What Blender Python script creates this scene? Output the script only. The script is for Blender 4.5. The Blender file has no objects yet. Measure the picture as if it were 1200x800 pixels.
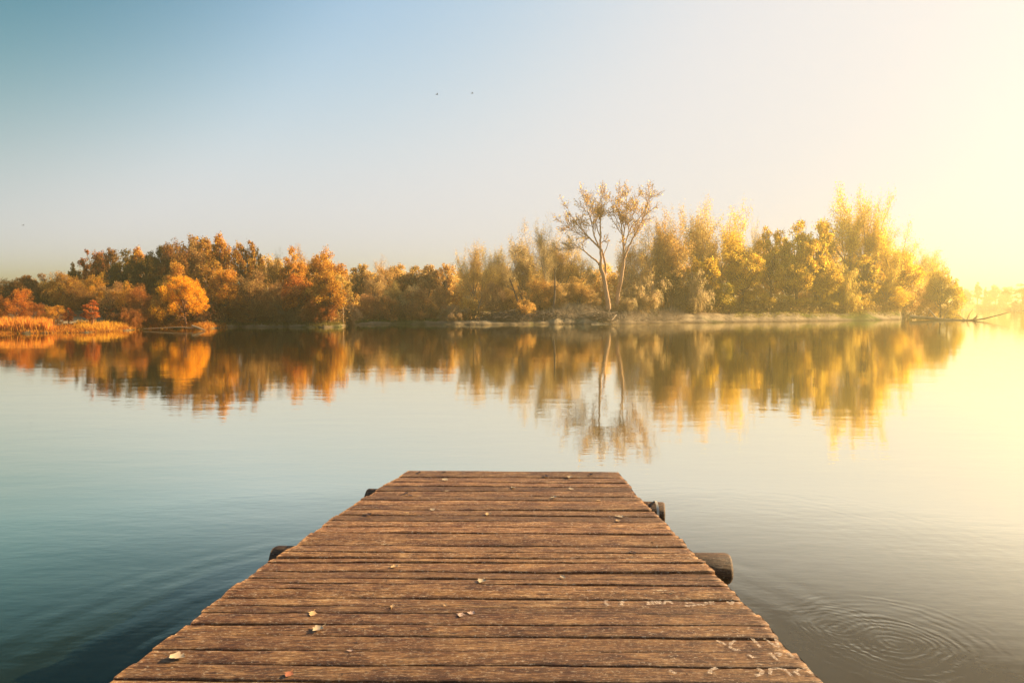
import bpy, math, random
import numpy as np
from mathutils import Vector, Matrix, Quaternion

R = math.radians
rng = np.random.default_rng(7)
random.seed(7)
sc = bpy.context.scene
COL = sc.collection

# ------------------------------------------------------------------ camera
H = 2.3            # eye above the water
DECK = 0.7         # deck surface above the water
F = 800.0          # focal length in photo pixels (1200 wide)
HOR = 358.0
PITCH = math.atan((400 - HOR) / F)

def ray(px, py):
    x = (px - 600) / F
    y = (400 - py) / F
    c, s = math.cos(PITCH), math.sin(PITCH)
    return np.array([x, c + y * s, -s + y * c])

def on_plane(px, py, z):
    d = ray(px, py)
    t = (z - H) / d[2]
    return np.array([d[0] * t, d[1] * t, z])

def at_depth(px, py, Y):
    d = ray(px, py)
    t = Y / d[1]
    return np.array([d[0] * t, Y, H + d[2] * t])

cam_d = bpy.data.cameras.new('camera')
cam_d.sensor_width = 36
cam_d.lens = 24
cam_d.clip_start = 0.05
cam_d.clip_end = 6000
cam = bpy.data.objects.new('camera', cam_d)
COL.objects.link(cam)
cam.location = (0, 0, H)
cam.rotation_euler = (R(90) - PITCH, 0, 0)
sc.camera = cam

# ------------------------------------------------------------------ light
SUN_EL, SUN_AZ = 23.0, 71.0
world = bpy.data.worlds.new('World')
sc.world = world
world.use_nodes = True
nt = world.node_tree
nt.nodes.clear()
sky = nt.nodes.new('ShaderNodeTexSky')
sky.sky_type = 'NISHITA'
sky.sun_disc = False
sky.sun_elevation = R(SUN_EL)
sky.sun_rotation = R(SUN_AZ)
sky.altitude = 0
sky.air_density = 1.0
sky.dust_density = 2.0
sky.ozone_density = 1.0
bg = nt.nodes.new('ShaderNodeBackground')
bg.inputs['Strength'].default_value = 0.15
wo = nt.nodes.new('ShaderNodeOutputWorld')
# film-like response of the sky: per channel L * (1 - exp(-k * x ** p))
EXPO = 1.6
sep = nt.nodes.new('ShaderNodeSeparateColor'); cmb = nt.nodes.new('ShaderNodeCombineColor')
nt.links.new(sky.outputs[0], sep.inputs[0])
def wm(op, a_, b_):
    nd = nt.nodes.new('ShaderNodeMath'); nd.operation = op
    for v, i in ((a_, 0), (b_, 1)):
        if isinstance(v, bpy.types.NodeSocket): nt.links.new(v, nd.inputs[i])
        else: nd.inputs[i].default_value = v
    return nd.outputs[0]
for ch, (L_, p_, k_) in enumerate(((0.79, 2.5, 34.0), (0.80, 2.1, 15.5), (0.83, 2.1, 13.5))):
    x_ = wm('POWER', wm('MULTIPLY', sep.outputs[ch], 0.15), p_)
    e_ = wm('EXPONENT', wm('MULTIPLY', x_, -k_), 0)
    v_ = wm('MULTIPLY', wm('SUBTRACT', 1.0, e_), L_ / 0.15 / 2 ** EXPO)
    nt.links.new(v_, cmb.inputs[ch])
# deeper blue-green patch high on the side away from the sun
tc = nt.nodes.new('ShaderNodeTexCoord')
dp = nt.nodes.new('ShaderNodeVectorMath'); dp.operation = 'DOT_PRODUCT'
nt.links.new(tc.outputs['Generated'], dp.inputs[0])
dz, de = R(-55), R(38)
dp.inputs[1].default_value = (math.sin(dz) * math.cos(de), math.cos(dz) * math.cos(de), math.sin(de))
mr_ = nt.nodes.new('ShaderNodeMapRange'); mr_.interpolation_type = 'SMOOTHSTEP'
nt.links.new(dp.outputs['Value'], mr_.inputs[0]); mr_.inputs[1].default_value = 0.76; mr_.inputs[2].default_value = 0.96
mxs = nt.nodes.new('ShaderNodeMix'); mxs.data_type = 'RGBA'; mxs.blend_type = 'MULTIPLY'
nt.links.new(mr_.outputs[0], mxs.inputs[0]); nt.links.new(cmb.outputs[0], mxs.inputs[6]); mxs.inputs[7].default_value = (0.20, 0.44, 0.44, 1)
nt.links.new(mxs.outputs[2], bg.inputs['Color'])
nt.links.new(bg.outputs[0], wo.inputs[0])

sd = bpy.data.lights.new('sun', 'SUN')
sd.energy = 5.0
sd.angle = R(0.5)
sd.color = (1.0, 0.74, 0.42)
sun = bpy.data.objects.new('sun', sd)
COL.objects.link(sun)
S = Vector((math.sin(R(SUN_AZ)) * math.cos(R(SUN_EL)), math.cos(R(SUN_AZ)) * math.cos(R(SUN_EL)), math.sin(R(SUN_EL))))
sun.rotation_euler = S.to_track_quat('Z', 'Y').to_euler()
sun.location = (60, 30, 30)

vs = sc.view_settings
vs.view_transform = 'Standard'
vs.look = 'None'
vs.gamma = 1
vs.exposure = EXPO
sc.display_settings.display_device = 'sRGB'
sc.render.engine = 'CYCLES'
cy = sc.cycles
cy.use_denoising = True
try: cy.denoiser = 'OPENIMAGEDENOISE'
except Exception: pass
cy.max_bounces = 6
cy.diffuse_bounces = 2
cy.glossy_bounces = 3
cy.transmission_bounces = 2
cy.volume_bounces = 0
cy.transparent_max_bounces = 6
cy.caustics_reflective = False
cy.caustics_refractive = False
cy.sample_clamp_indirect = 4

# ------------------------------------------------------------------ node helpers
class NB:
    def __init__(self, name):
        self.m = bpy.data.materials.new(name)
        self.m.use_nodes = True
        self.t = self.m.node_tree
        self.t.nodes.clear()
        self.out = self.t.nodes.new('ShaderNodeOutputMaterial')
    def n(self, kind, **kw):
        nd = self.t.nodes.new(kind)
        for k, v in kw.items():
            if hasattr(nd, k): setattr(nd, k, v)
        return nd
    def l(self, a, b):
        self.t.links.new(a, b)
    def sock(self, v, inp):
        if isinstance(v, bpy.types.NodeSocket): self.l(v, inp)
        else: inp.default_value = v
    def math(self, op, a, b=0.0, c=0.0, clamp=False):
        nd = self.n('ShaderNodeMath', operation=op)
        nd.use_clamp = clamp
        self.sock(a, nd.inputs[0]); self.sock(b, nd.inputs[1])
        if op in ('MULTIPLY_ADD', 'SMOOTH_MIN'): self.sock(c, nd.inputs[2])
        return nd.outputs[0]
    def noise(self, vec, scale, detail=3, rough=0.5, dist=0.0):
        nd = self.n('ShaderNodeTexNoise')
        self.l(vec, nd.inputs['Vector'])
        nd.inputs['Scale'].default_value = scale
        nd.inputs['Detail'].default_value = detail
        nd.inputs['Roughness'].default_value = rough
        nd.inputs['Distortion'].default_value = dist
        return nd.outputs[0]
    def mapping(self, vec, scale=(1, 1, 1), rot=(0, 0, 0), loc=(0, 0, 0)):
        nd = self.n('ShaderNodeMapping')
        self.l(vec, nd.inputs[0])
        nd.inputs['Scale'].default_value = scale
        nd.inputs['Rotation'].default_value = rot
        nd.inputs['Location'].default_value = loc
        return nd.outputs[0]
    def ramp(self, fac, stops, interp='LINEAR'):
        nd = self.n('ShaderNodeValToRGB')
        self.l(fac, nd.inputs[0])
        cr = nd.color_ramp
        cr.interpolation = interp
        while len(cr.elements) < len(stops): cr.elements.new(0.5)
        for e, (p, c) in zip(cr.elements, stops):
            e.position = p
            e.color = tuple(c) + (1,) if len(c) == 3 else c
        return nd.outputs[0]
    def mix(self, fac, a, b, mode='MIX'):
        nd = self.n('ShaderNodeMix', data_type='RGBA', blend_type=mode)
        self.sock(fac, nd.inputs[0])
        for v, i in ((a, 6), (b, 7)):
            if isinstance(v, bpy.types.NodeSocket): self.l(v, nd.inputs[i])
            else: nd.inputs[i].default_value = tuple(v) + (1,) if len(v) == 3 else v
        return nd.outputs[2]

def coords(b, which='Object'):
    return b.n('ShaderNodeTexCoord').outputs[which]

# ---- foliage: own colour of each plant comes from its object colour, each leaf a little different
def mat_leaf():
    b = NB('foliage')
    oi = b.n('ShaderNodeObjectInfo')
    at = b.n('ShaderNodeAttribute'); at.attribute_name = 'tint'
    t = at.outputs['Fac']
    hsv = b.n('ShaderNodeHueSaturation')
    b.l(oi.outputs['Color'], hsv.inputs['Color'])
    b.l(b.math('MULTIPLY_ADD', t, 0.05, 0.475), hsv.inputs['Hue'])
    b.l(b.math('MULTIPLY_ADD', t, 0.9, 0.5), hsv.inputs['Value'])
    c = hsv.outputs[0]
    d = b.n('ShaderNodeBsdfDiffuse'); b.l(c, d.inputs[0])
    tr = b.n('ShaderNodeBsdfTranslucent'); b.l(c, tr.inputs[0])
    mx = b.n('ShaderNodeMixShader'); mx.inputs[0].default_value = 0.58
    b.l(d.outputs[0], mx.inputs[1]); b.l(tr.outputs[0], mx.inputs[2])
    b.l(mx.outputs[0], b.out.inputs[0])
    return b.m

def mat_bark():
    b = NB('bark')
    oi = b.n('ShaderNodeObjectInfo')
    co = b.mapping(coords(b), scale=(3, 3, 0.8))
    nz = b.noise(co, 4, 4, 0.6)
    c = b.mix(nz, (0.45, 0.42, 0.4), (1.5, 1.45, 1.4))
    c2 = b.mix(1.0, oi.outputs['Color'], c, 'MULTIPLY')
    p = b.n('ShaderNodeBsdfPrincipled'); b.l(c2, p.inputs['Base Color'])
    p.inputs['Roughness'].default_value = 0.9
    b.l(p.outputs[0], b.out.inputs[0])
    return b.m

def mat_ground():
    b = NB('bank_soil')
    pos = coords(b, 'Object')
    n1 = b.noise(pos, 0.12, 4, 0.6)
    n2 = b.noise(pos, 1.6, 5, 0.65)
    n3 = b.noise(b.mapping(pos, scale=(1, 1, 6)), 0.9, 4, 0.6)
    soil = b.ramp(n2, [(0.25, (0.15, 0.105, 0.055)), (0.5, (0.30, 0.225, 0.125)), (0.75, (0.40, 0.31, 0.18))])
    grass = b.ramp(n2, [(0.3, (0.05, 0.07, 0.015)), (0.7, (0.16, 0.17, 0.04))])
    f = b.ramp(n1, [(0.54, (0, 0, 0)), (0.62, (1, 1, 1))])
    leaf = b.ramp(n3, [(0.45, (0.12, 0.06, 0.02)), (0.7, (0.40, 0.20, 0.06))])
    c = b.mix(f, soil, grass)
    g = b.n('ShaderNodeNewGeometry')
    sp = b.n('ShaderNodeSeparateXYZ'); b.l(g.outputs['Position'], sp.inputs[0])
    up = b.math('MULTIPLY_ADD', sp.outputs['Z'], 1.2, -1.0, clamp=True)
    c = b.mix(b.math('MULTIPLY', up, 0.8), c, leaf)
    wet = b.math('MULTIPLY_ADD', sp.outputs['Z'], 3.0, -0.05, clamp=True)
    c = b.mix(wet, b.mix(1.0, c, (0.4, 0.38, 0.36), 'MULTIPLY'), c)
    p = b.n('ShaderNodeBsdfPrincipled'); b.l(c, p.inputs['Base Color'])
    p.inputs['Roughness'].default_value = 0.95
    p.inputs['Specular IOR Level'].default_value = 0.05
    bp = b.n('ShaderNodeBump'); bp.inputs['Strength'].default_value = 0.8; bp.inputs['Distance'].default_value = 0.25
    b.l(n2, bp.inputs['Height']); b.l(bp.outputs[0], p.inputs['Normal'])
    b.l(p.outputs[0], b.out.inputs[0])
    return b.m

def mat_water(ring_right, ring_left, rings_small):
    b = NB('lake_water')
    pos = coords(b, 'Object')
    sp = b.n('ShaderNodeSeparateXYZ'); b.l(pos, sp.inputs[0])
    # small wind ripples: long-crested, plus a slow undulation
    a1 = b.noise(b.mapping(pos, scale=(0.55, 1.5, 1), rot=(0, 0, R(8))), 1.1, 4, 0.55)
    a2 = b.noise(b.mapping(pos, scale=(0.5, 1.0, 1), rot=(0, 0, R(-15))), 0.35, 2, 0.5)
    a3 = b.noise(b.mapping(pos, scale=(0.7, 1.6, 1), rot=(0, 0, R(12))), 5.5, 2, 0.5)
    h = b.math('MULTIPLY', a1, 0.0034)
    h = b.math('MULTIPLY_ADD', a2, 0.008, h)
    h = b.math('MULTIPLY_ADD', a3, 0.0009, h)
    warp = b.noise(pos, 2.6, 4, 0.6)
    brk = b.ramp(b.noise(pos, 3.1, 3, 0.6), [(0.36, (0.12, 0.12, 0.12)), (0.62, (1, 1, 1))])
    def ring(cx, cy, lam, amp, r0, r1, warpamt=0.02):
        dx = b.math('SUBTRACT', sp.outputs['X'], cx)
        dy = b.math('SUBTRACT', sp.outputs['Y'], cy)
        r = b.math('SQRT', b.math('ADD', b.math('MULTIPLY', dx, dx), b.math('MULTIPLY', dy, dy)))
        r = b.math('MULTIPLY_ADD', warp, warpamt, r)
        w = b.math('SINE', b.math('MULTIPLY', r, 2 * math.pi / lam))
        mr = b.n('ShaderNodeMapRange'); mr.interpolation_type = 'SMOOTHSTEP'
        b.l(r, mr.inputs[0]); mr.inputs[1].default_value = r1; mr.inputs[2].default_value = r1 * 0.7 + r0 * 0.3
        mr.inputs[3].default_value = 0; mr.inputs[4].default_value = 1
        mi = b.n('ShaderNodeMapRange'); mi.interpolation_type = 'SMOOTHSTEP'
        b.l(r, mi.inputs[0]); mi.inputs[1].default_value = r0 * 0.6; mi.inputs[2].default_value = max(r0, 0.02)
        mi.inputs[3].default_value = 0.25; mi.inputs[4].default_value = 1
        e = b.math('MULTIPLY', mr.outputs[0], mi.outputs[0])
        return b.math('MULTIPLY', b.math('MULTIPLY', b.math('MULTIPLY', w, amp), e), brk)
    for args in ring_right + ring_left + rings_small:
        h = b.math('ADD', h, ring(*args))
    bp = b.n('ShaderNodeBump')
    bp.inputs['Strength'].default_value = 1.0
    bp.inputs['Distance'].default_value = 1.0
    b.l(h, bp.inputs['Height'])
    body = b.n('ShaderNodeBsdfDiffuse')
    murk = b.noise(pos, 0.25, 3, 0.5)
    # silty olive where it is shallow to the right of the dock, deep green-blue to the left
    sh = b.n('ShaderNodeMapRange'); sh.interpolation_type = 'SMOOTHSTEP'
    b.l(b.math('MULTIPLY_ADD', murk, 1.6, sp.outputs['X']), sh.inputs[0])
    sh.inputs[1].default_value = -2.5; sh.inputs[2].default_value = 4.5
    bc = b.mix(sh.outputs[0], (0.007, 0.012, 0.008), (0.045, 0.036, 0.021))
    b.l(bc, body.inputs[0])
    gl = b.n('ShaderNodeBsdfGlossy'); gl.inputs['Roughness'].default_value = 0.025; gl.inputs['Color'].default_value = (1.0, 0.98, 0.84, 1)
    b.l(bp.outputs[0], gl.inputs['Normal'])
    lw = b.n('ShaderNodeLayerWeight'); lw.inputs['Blend'].default_value = 0.5
    b.l(bp.outputs[0], lw.inputs['Normal'])
    def g3(v): return (v, v, v)
    fac = b.ramp(lw.outputs['Facing'], [(0.0, g3(0.03)), (0.40, g3(0.04)), (0.53, g3(0.06)), (0.60, g3(0.10)), (0.69, g3(0.50)), (0.75, g3(0.84)), (0.89, g3(0.97))])
    mx = b.n('ShaderNodeMixShader')
    b.l(fac, mx.inputs[0]); b.l(body.outputs[0], mx.inputs[1]); b.l(gl.outputs[0], mx.inputs[2])
    b.l(mx.outputs[0], b.out.inputs[0])
    return b.m

def mat_wood(name, dark=1.0):
    b = NB(name)
    pos = coords(b, 'Object')
    at = b.n('ShaderNodeAttribute'); at.attribute_name = 'tint'
    t = at.outputs['Fac']
    off = b.n('ShaderNodeCombineXYZ')
    b.l(b.math('MULTIPLY', t, 37.0), off.inputs[0]); b.l(b.math('MULTIPLY', t, 91.0), off.inputs[1])
    va = b.n('ShaderNodeVectorMath', operation='ADD'); b.l(pos, va.inputs[0]); b.l(off.outputs[0], va.inputs[1])
    v = va.outputs[0]
    g1 = b.noise(b.mapping(v, scale=(2.0, 20, 20)), 3.0, 8, 0.75, 1.2)
    g2 = b.noise(b.mapping(v, scale=(7, 60, 60)), 3.0, 4, 0.7, 0.5)
    blot = b.noise(b.mapping(v, scale=(1, 2.0, 2.0)), 4.5, 8, 0.78)
    spk = b.noise(b.mapping(v, scale=(1, 1.8, 1.8)), 48, 4, 0.8)
    base = b.ramp(g1, [(0.36, (0.045 * dark, 0.018 * dark, 0.006 * dark)), (0.47, (0.16 * dark, 0.075 * dark, 0.026 * dark)),
                       (0.56, (0.27 * dark, 0.150 * dark, 0.068 * dark)), (0.68, (0.46 * dark, 0.305 * dark, 0.165 * dark))])
    red = b.ramp(blot, [(0.36, (0.42, 0.27, 0.19)), (0.5, (0.95, 0.84, 0.74)), (0.64, (1.45, 1.4, 1.2))])
    c = b.mix(1.0, base, red, 'MULTIPLY')
    fine = b.ramp(g2, [(0.34, (0.34, 0.30, 0.27)), (0.6, (1.25, 1.22, 1.2))])
    c = b.mix(0.8, c, fine, 'MULTIPLY')
    c = b.mix(b.ramp(spk, [(0.56, (0, 0, 0)), (0.66, (0.8, 0.8, 0.8))]), c, (0.55 * dark, 0.42 * dark, 0.28 * dark))
    c = b.mix(b.ramp(spk, [(0.34, (0.85, 0.85, 0.85)), (0.44, (0, 0, 0))]), c, (0.045, 0.02, 0.012))
    # drying cracks along the grain
    ck = b.noise(b.mapping(v, scale=(0.9, 15, 15)), 2.0, 4, 0.6, 0.6)
    ckd = b.math('ABSOLUTE', b.math('SUBTRACT', ck, 0.5))
    where = b.ramp(b.noise(b.mapping(v, scale=(1, 3, 3)), 1.7, 2, 0.5), [(0.45, (0, 0, 0)), (0.58, (1, 1, 1))])
    crack = b.math('MULTIPLY', b.ramp(ckd, [(0.0, (1, 1, 1)), (0.014, (0, 0, 0))]), where)
    c = b.mix(crack, c, (0.018, 0.009, 0.005))
    # grey-tan weathering on some boards
    wv = b.math('FRACT', b.math('MULTIPLY', t, 7.31))
    c = b.mix(b.math('MULTIPLY', wv, 0.45), c, b.mix(1.0, c, (1.2, 1.32, 1.32), 'MULTIPLY'))
    br = b.n('ShaderNodeHueSaturation'); b.l(c, br.inputs['Color'])
    b.l(b.math('MULTIPLY_ADD', t, 0.6, 0.62), br.inputs['Value'])
    p = b.n('ShaderNodeBsdfPrincipled'); b.l(br.outputs[0], p.inputs['Base Color'])
    p.inputs['Roughness'].default_value = 0.62
    p.inputs['Specular IOR Level'].default_value = 0.3
    hh = b.math('ADD', b.math('MULTIPLY', g1, 1.0), b.math('MULTIPLY', g2, 0.5))
    bp = b.n('ShaderNodeBump'); bp.inputs['Strength'].default_value = 0.9; bp.inputs['Distance'].default_value = 0.006
    b.l(hh, bp.inputs['Height']); b.l(bp.outputs[0], p.inputs['Normal'])
    b.l(p.outputs[0], b.out.inputs[0])
    return b.m

def mat_plain(name, col, rough=0.7, var=0.3, scale=30):
    b = NB(name)
    nz = b.noise(coords(b), scale, 4, 0.6)
    lo = tuple(x * (1 - var) for x in col); hi = tuple(min(1, x * (1 + var)) for x in col)
    c = b.ramp(nz, [(0.3, lo), (0.7, hi)])
    p = b.n('ShaderNodeBsdfPrincipled'); b.l(c, p.inputs['Base Color'])
    p.inputs['Roughness'].default_value = rough
    b.l(p.outputs[0], b.out.inputs[0])
    return b.m

def mat_chalk():
    b = NB('worn_chalk')
    nz = b.noise(coords(b), 70, 5, 0.8)
    f = b.ramp(nz, [(0.38, (0, 0, 0)), (0.6, (0.6, 0.6, 0.6))])
    d = b.n('ShaderNodeBsdfDiffuse'); d.inputs[0].default_value = (0.70, 0.56, 0.42, 1)
    t = b.n('ShaderNodeBsdfTransparent')
    mx = b.n('ShaderNodeMixShader'); b.l(f, mx.inputs[0]); b.l(t.outputs[0], mx.inputs[1]); b.l(d.outputs[0], mx.inputs[2])
    b.l(mx.outputs[0], b.out.inputs[0])
    return b.m

M_LEAF = mat_leaf()
M_BARK = mat_bark()
M_GROUND = mat_ground()
M_WOOD = mat_wood('weathered_deck_boards', 0.98)
M_LOG = mat_wood('weathered_log', 0.55)

# ------------------------------------------------------------------ object helpers
def link(name, me, mat=None, parent=None, loc=None):
    o = bpy.data.objects.new(name, me)
    COL.objects.link(o)
    if mat and me: me.materials.append(mat)
    if parent: o.parent = parent
    if loc is not None: o.location = loc
    return o

def tag(o, label, cat, group=None, kind=None):
    if label: o['label'] = label
    if cat: o['category'] = cat
    if group: o['group'] = group
    if kind: o['kind'] = kind
    return o

def mesh_np(name, V, Fq, smooth=False, tint=None):
    """V (n,3), Fq (m,k) faces all of the same size"""
    V = np.asarray(V, dtype=np.float32); Fq = np.asarray(Fq, dtype=np.int32)
    me = bpy.data.meshes.new(name)
    m, k = Fq.shape
    me.vertices.add(len(V)); me.vertices.foreach_set('co', V.ravel())
    me.loops.add(m * k); me.loops.foreach_set('vertex_index', Fq.ravel())
    me.polygons.add(m)
    me.polygons.foreach_set('loop_start', np.arange(0, m * k, k, dtype=np.int32))
    me.polygons.foreach_set('loop_total', np.full(m, k, dtype=np.int32))
    if smooth: me.polygons.foreach_set('use_smooth', np.ones(m, dtype=bool))
    me.update(calc_edges=True)
    if tint is not None:
        a = me.attributes.new('tint', 'FLOAT', 'FACE')
        a.data.foreach_set('value', np.asarray(tint, dtype=np.float32))
    return me

def norm(v):
    return v / (np.linalg.norm(v, axis=-1, keepdims=True) + 1e-9)

def tubes_mesh(name, tubes):
    """tubes: list of (pts (n,3), radii (n,), sides)"""
    V, Fc, T = [], [], []
    base = 0
    for pts, rad, ns in tubes:
        pts = np.asarray(pts); n = len(pts)
        tg = norm(np.gradient(pts, axis=0))
        ref = np.array([0.0, 0, 1]) if abs(tg[0][2]) < 0.8 else np.array([1.0, 0, 0])
        u = norm(np.cross(tg, ref)); w = np.cross(tg, u)
        an = np.arange(ns) * 2 * math.pi / ns
        ring = pts[:, None, :] + np.asarray(rad)[:, None, None] * (np.cos(an)[None, :, None] * u[:, None, :] + np.sin(an)[None, :, None] * w[:, None, :])
        V.append(ring.reshape(-1, 3))
        i = np.arange(n - 1)[:, None] * ns; j = np.arange(ns)[None, :]; jn = (j + 1) % ns
        q = np.stack([i + j, i + jn, i + ns + jn, i + ns + j], -1).reshape(-1, 4) + base
        Fc.append(q); T.append(np.full(len(q), (base * 0.6180339) % 1.0))
        base += n * ns
    return mesh_np(name, np.concatenate(V), np.concatenate(Fc), True, np.concatenate(T))

def leaves_mesh(name, P, N, size, asp=0.6, axis=None, g=None, tint=None):
    g = g or rng
    P = np.asarray(P); n = len(P)
    N = norm(N + 0.55 * g.normal(size=(n, 3)))
    if axis is None:
        a = norm(np.cross(N, g.normal(size=(n, 3))))
    else:
        a = norm(axis + 0.3 * g.normal(size=(n, 3)))
        N = norm(np.cross(a, np.cross(N, a)))
    b = np.cross(N, a)
    s = (size * g.uniform(0.6, 1.4, n))[:, None]
    V = np.stack([P - a * s, P + b * s * asp + N * s * 0.12, P + a * s, P - b * s * asp + N * s * 0.12], 1).reshape(-1, 3)
    Fq = np.arange(n * 4).reshape(n, 4)
    if tint is None: tint = g.uniform(0, 1, n)
    return mesh_np(name, V, Fq, False, tint)

# ------------------------------------------------------------------ ground: one sheet, polar grid round the camera
SHORE = [(-1400, 396), (-500, 394), (-120, 392), (0, 391), (60, 390.3), (120, 389), (150, 387), (170, 385.2), (205, 384.6), (228, 385.2), (240, 386.2),
         (252, 384.4), (266, 383.4), (300, 383.3), (340, 383.2), (380, 384), (398, 383.2), (408, 381.2), (440, 380.2), (500, 380), (560, 380.8), (600, 380.6),
         (640, 380), (740, 379.4), (820, 378.2), (900, 377.2), (950, 376.6), (1020, 375.6), (1055, 374.6), (1068, 371), (1085, 368), (1105, 366), (1125, 363.4), (1150, 362.6),
         (1182, 362.6), (1186, 364.2), (1230, 364.6), (1400, 367), (2000, 372)]
sh_az, sh_r = [], []
for px, py in SHORE:
    p = on_plane(px, py, 0.0)
    sh_az.append(math.degrees(math.atan2(p[0], p[1]))); sh_r.append(math.hypot(p[0], p[1]))
sh_az = [-180, -120, -95] + sh_az + [95, 120, 180]
sh_r = [9, 14, 40] + sh_r + [40, 14, 9]
sh_az = np.array(sh_az); sh_r = np.array(sh_r)

def shore_r(az):
    return np.interp(az, sh_az, sh_r)

def hnoise(x, y):
    return (np.sin(x * 0.31 + 1.3 * np.sin(y * 0.17)) * np.cos(y * 0.27 + 0.8 * np.sin(x * 0.21)) + 0.5 * np.sin(x * 0.9 + y * 0.55) * np.cos(y * 1.1 - x * 0.3))

def ground_z(x, y):
    x = np.asarray(x, float); y = np.asarray(y, float)
    az = np.degrees(np.arctan2(x, y)); r = np.hypot(x, y)
    d = r - shore_r(az) + 0.35 * np.sin(az * 2.1) + 0.25 * np.sin(az * 5.3 + 1)
    right = np.clip((az - 2) / 3, 0, 1) * np.clip((40 - az) / 3, 0, 1)
    left = 1 - right
    hump = np.exp(-((az - 5.5) / 2.6) ** 2)          # the raised brushy bank in the middle
    prof = np.where(d < 0, 0.01 + 0.16 * d, 0)
    prof = np.maximum(prof, -1.6)
    up_l = np.interp(d, [0, 0.5, 1.5, 4, 9, 25, 200], [0.0, 0.16, 0.3, 0.55, 0.9, 1.5, 3.0])
    up_r = np.interp(d, [0, 0.7, 2.5, 5, 9, 25, 200], [0.0, 0.12, 0.45, 1.15, 1.65, 2.0, 3.5])
    up_h = np.interp(d, [0, 0.6, 2, 4.5, 9, 25, 200], [0.0, 0.35, 1.2, 2.0, 2.2, 2.3, 3.6])
    up = left * up_l + right * up_r
    up = up * (1 - hump) + up_h * hump
    z = np.where(d < 0, prof, up + hnoise(x, y) * 0.14 * np.clip(d / 2.5, 0, 1) + 0.01)
    return z

def build_ground():
    az = np.concatenate([np.linspace(-180, -45, 90, endpoint=False), np.linspace(-45, 45, 901), np.linspace(45, 180, 91)[1:-1]])
    na = len(az)
    rs = shore_r(az)
    fr = [0.02, 0.3, 0.6, 0.85]
    off = np.array([-3, -1.5, -0.7, -0.3, 0, 0.3, 0.6, 1.0, 1.5, 2.0, 2.7, 3.5, 4.5, 5.7, 7, 9, 12, 16, 22, 32, 50, 90, 160, 300, 550, 900])
    rad = [np.maximum(rs * f - 3.2 * f, 0.1) for f in fr] + [rs + o for o in off]
    rad.append(np.full(na, 1750.0))
    rad = np.array(rad)
    a = np.radians(az)
    X = rad * np.sin(a)[None]; Y = rad * np.cos(a)[None]
    Z = ground_z(X, Y)
    nr = len(rad)
    V = np.stack([X, Y, Z], -1).reshape(-1, 3)
    i = np.arange(nr - 1)[:, None] * na; j = np.arange(na)[None]; jn = (j + 1) % na
    q = np.stack([i + j, i + jn, i + na + jn, i + na + j], -1).reshape(-1, 4)
    q = q[:, ::-1]
    # close the middle under the camera
    V = np.concatenate([V, [[0, 0, -1.6]]])
    me = mesh_np('ground', V, q, True)
    o = link('ground', me, M_GROUND)
    tag(o, None, None, kind='structure')
build_ground()

# ------------------------------------------------------------------ water
rr = on_plane(1045, 752, 0)
rl = on_plane(470, 800, 0)
r2 = on_plane(985, 735, 0)
ring_right = [(rr[0], rr[1], 0.062, 0.00050, 0.05, 0.66, 0.20), (r2[0], r2[1], 0.054, 0.00025, 0.2, 0.55, 0.20),
              (rr[0] + .05, rr[1] + .05, 0.085, 0.00030, 0.5, 0.90, 0.18)]
ring_left = [(rl[0], rl[1], 0.20, 0.0008, 1.2, 2.2, 0.08), (rl[0] + 0.2, rl[1] - 0.1, 0.34, 0.0008, 2.0, 3.6, 0.15)]
r3 = on_plane(880, 640, 0)
rings_small = [(r3[0], r3[1], 0.19, 0.00014, 1.6, 2.9, 0.4)]
M_WATER = mat_water(ring_right, ring_left, rings_small)
wv = np.array([[-1700, -1700, 0], [1700, -1700, 0], [1700, 1700, 0], [-1700, 1700, 0]])
a = np.radians(np.arange(0, 360, 3)); ring = np.stack([1700 * np.cos(a), 1700 * np.sin(a), 0 * a], -1)
me = bpy.data.meshes.new('water'); me.from_pydata([tuple(v) for v in ring], [], [list(range(len(ring)))]); me.update()
water = link('water', me, M_WATER)
tag(water, None, None, kind='structure')

# ------------------------------------------------------------------ dock
def edge_left(Y):   # x of the deck's left edge at depth Y
    pts = [(481, 549.8), (440, 575), (400, 600), (345, 640), (319, 655.5), (267, 693), (217, 733), (175, 764), (127, 800)]
    ys = [on_plane(p[0], p[1], DECK)[1] for p in pts]; xs = [on_plane(p[0], p[1], DECK)[0] for p in pts]
    return float(np.interp(Y, ys[::-1], xs[::-1]))
def edge_right(Y):
    pts = [(724, 553), (752, 586), (780, 612), (812.5, 647.5), (853, 686), (887.5, 720), (920, 753), (944, 778), (966, 800)]
    ys = [on_plane(p[0], p[1], DECK)[1] for p in pts]; xs = [on_plane(p[0], p[1], DECK)[0] for p in pts]
    return float(np.interp(Y, ys[::-1], xs[::-1]))

ROWS = [551.5, 558.5, 565, 570, 575.6, 581, 586, 591.5, 597.4, 603.6, 611, 617, 625.4, 632, 639, 648, 653.5, 659.6, 670, 678, 684.5,
        692, 700.4, 711.5, 719, 732, 744.5, 762.5, 778.5, 798.5]
YB = [on_plane(600, r, DECK)[1] for r in ROWS]
dockY0 = YB[0]
while YB[-1] > -9.5:
    YB.append(YB[-1] - random.uniform(0.115, 0.15))

dock = bpy.data.objects.new('dock', None); COL.objects.link(dock)
dock.location = (0, 3.0, 0)
tag(dock, 'weathered brown wooden plank dock reaching out over the still lake', 'dock')
DOFF = np.array([0, 3.0, 0])

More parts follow.
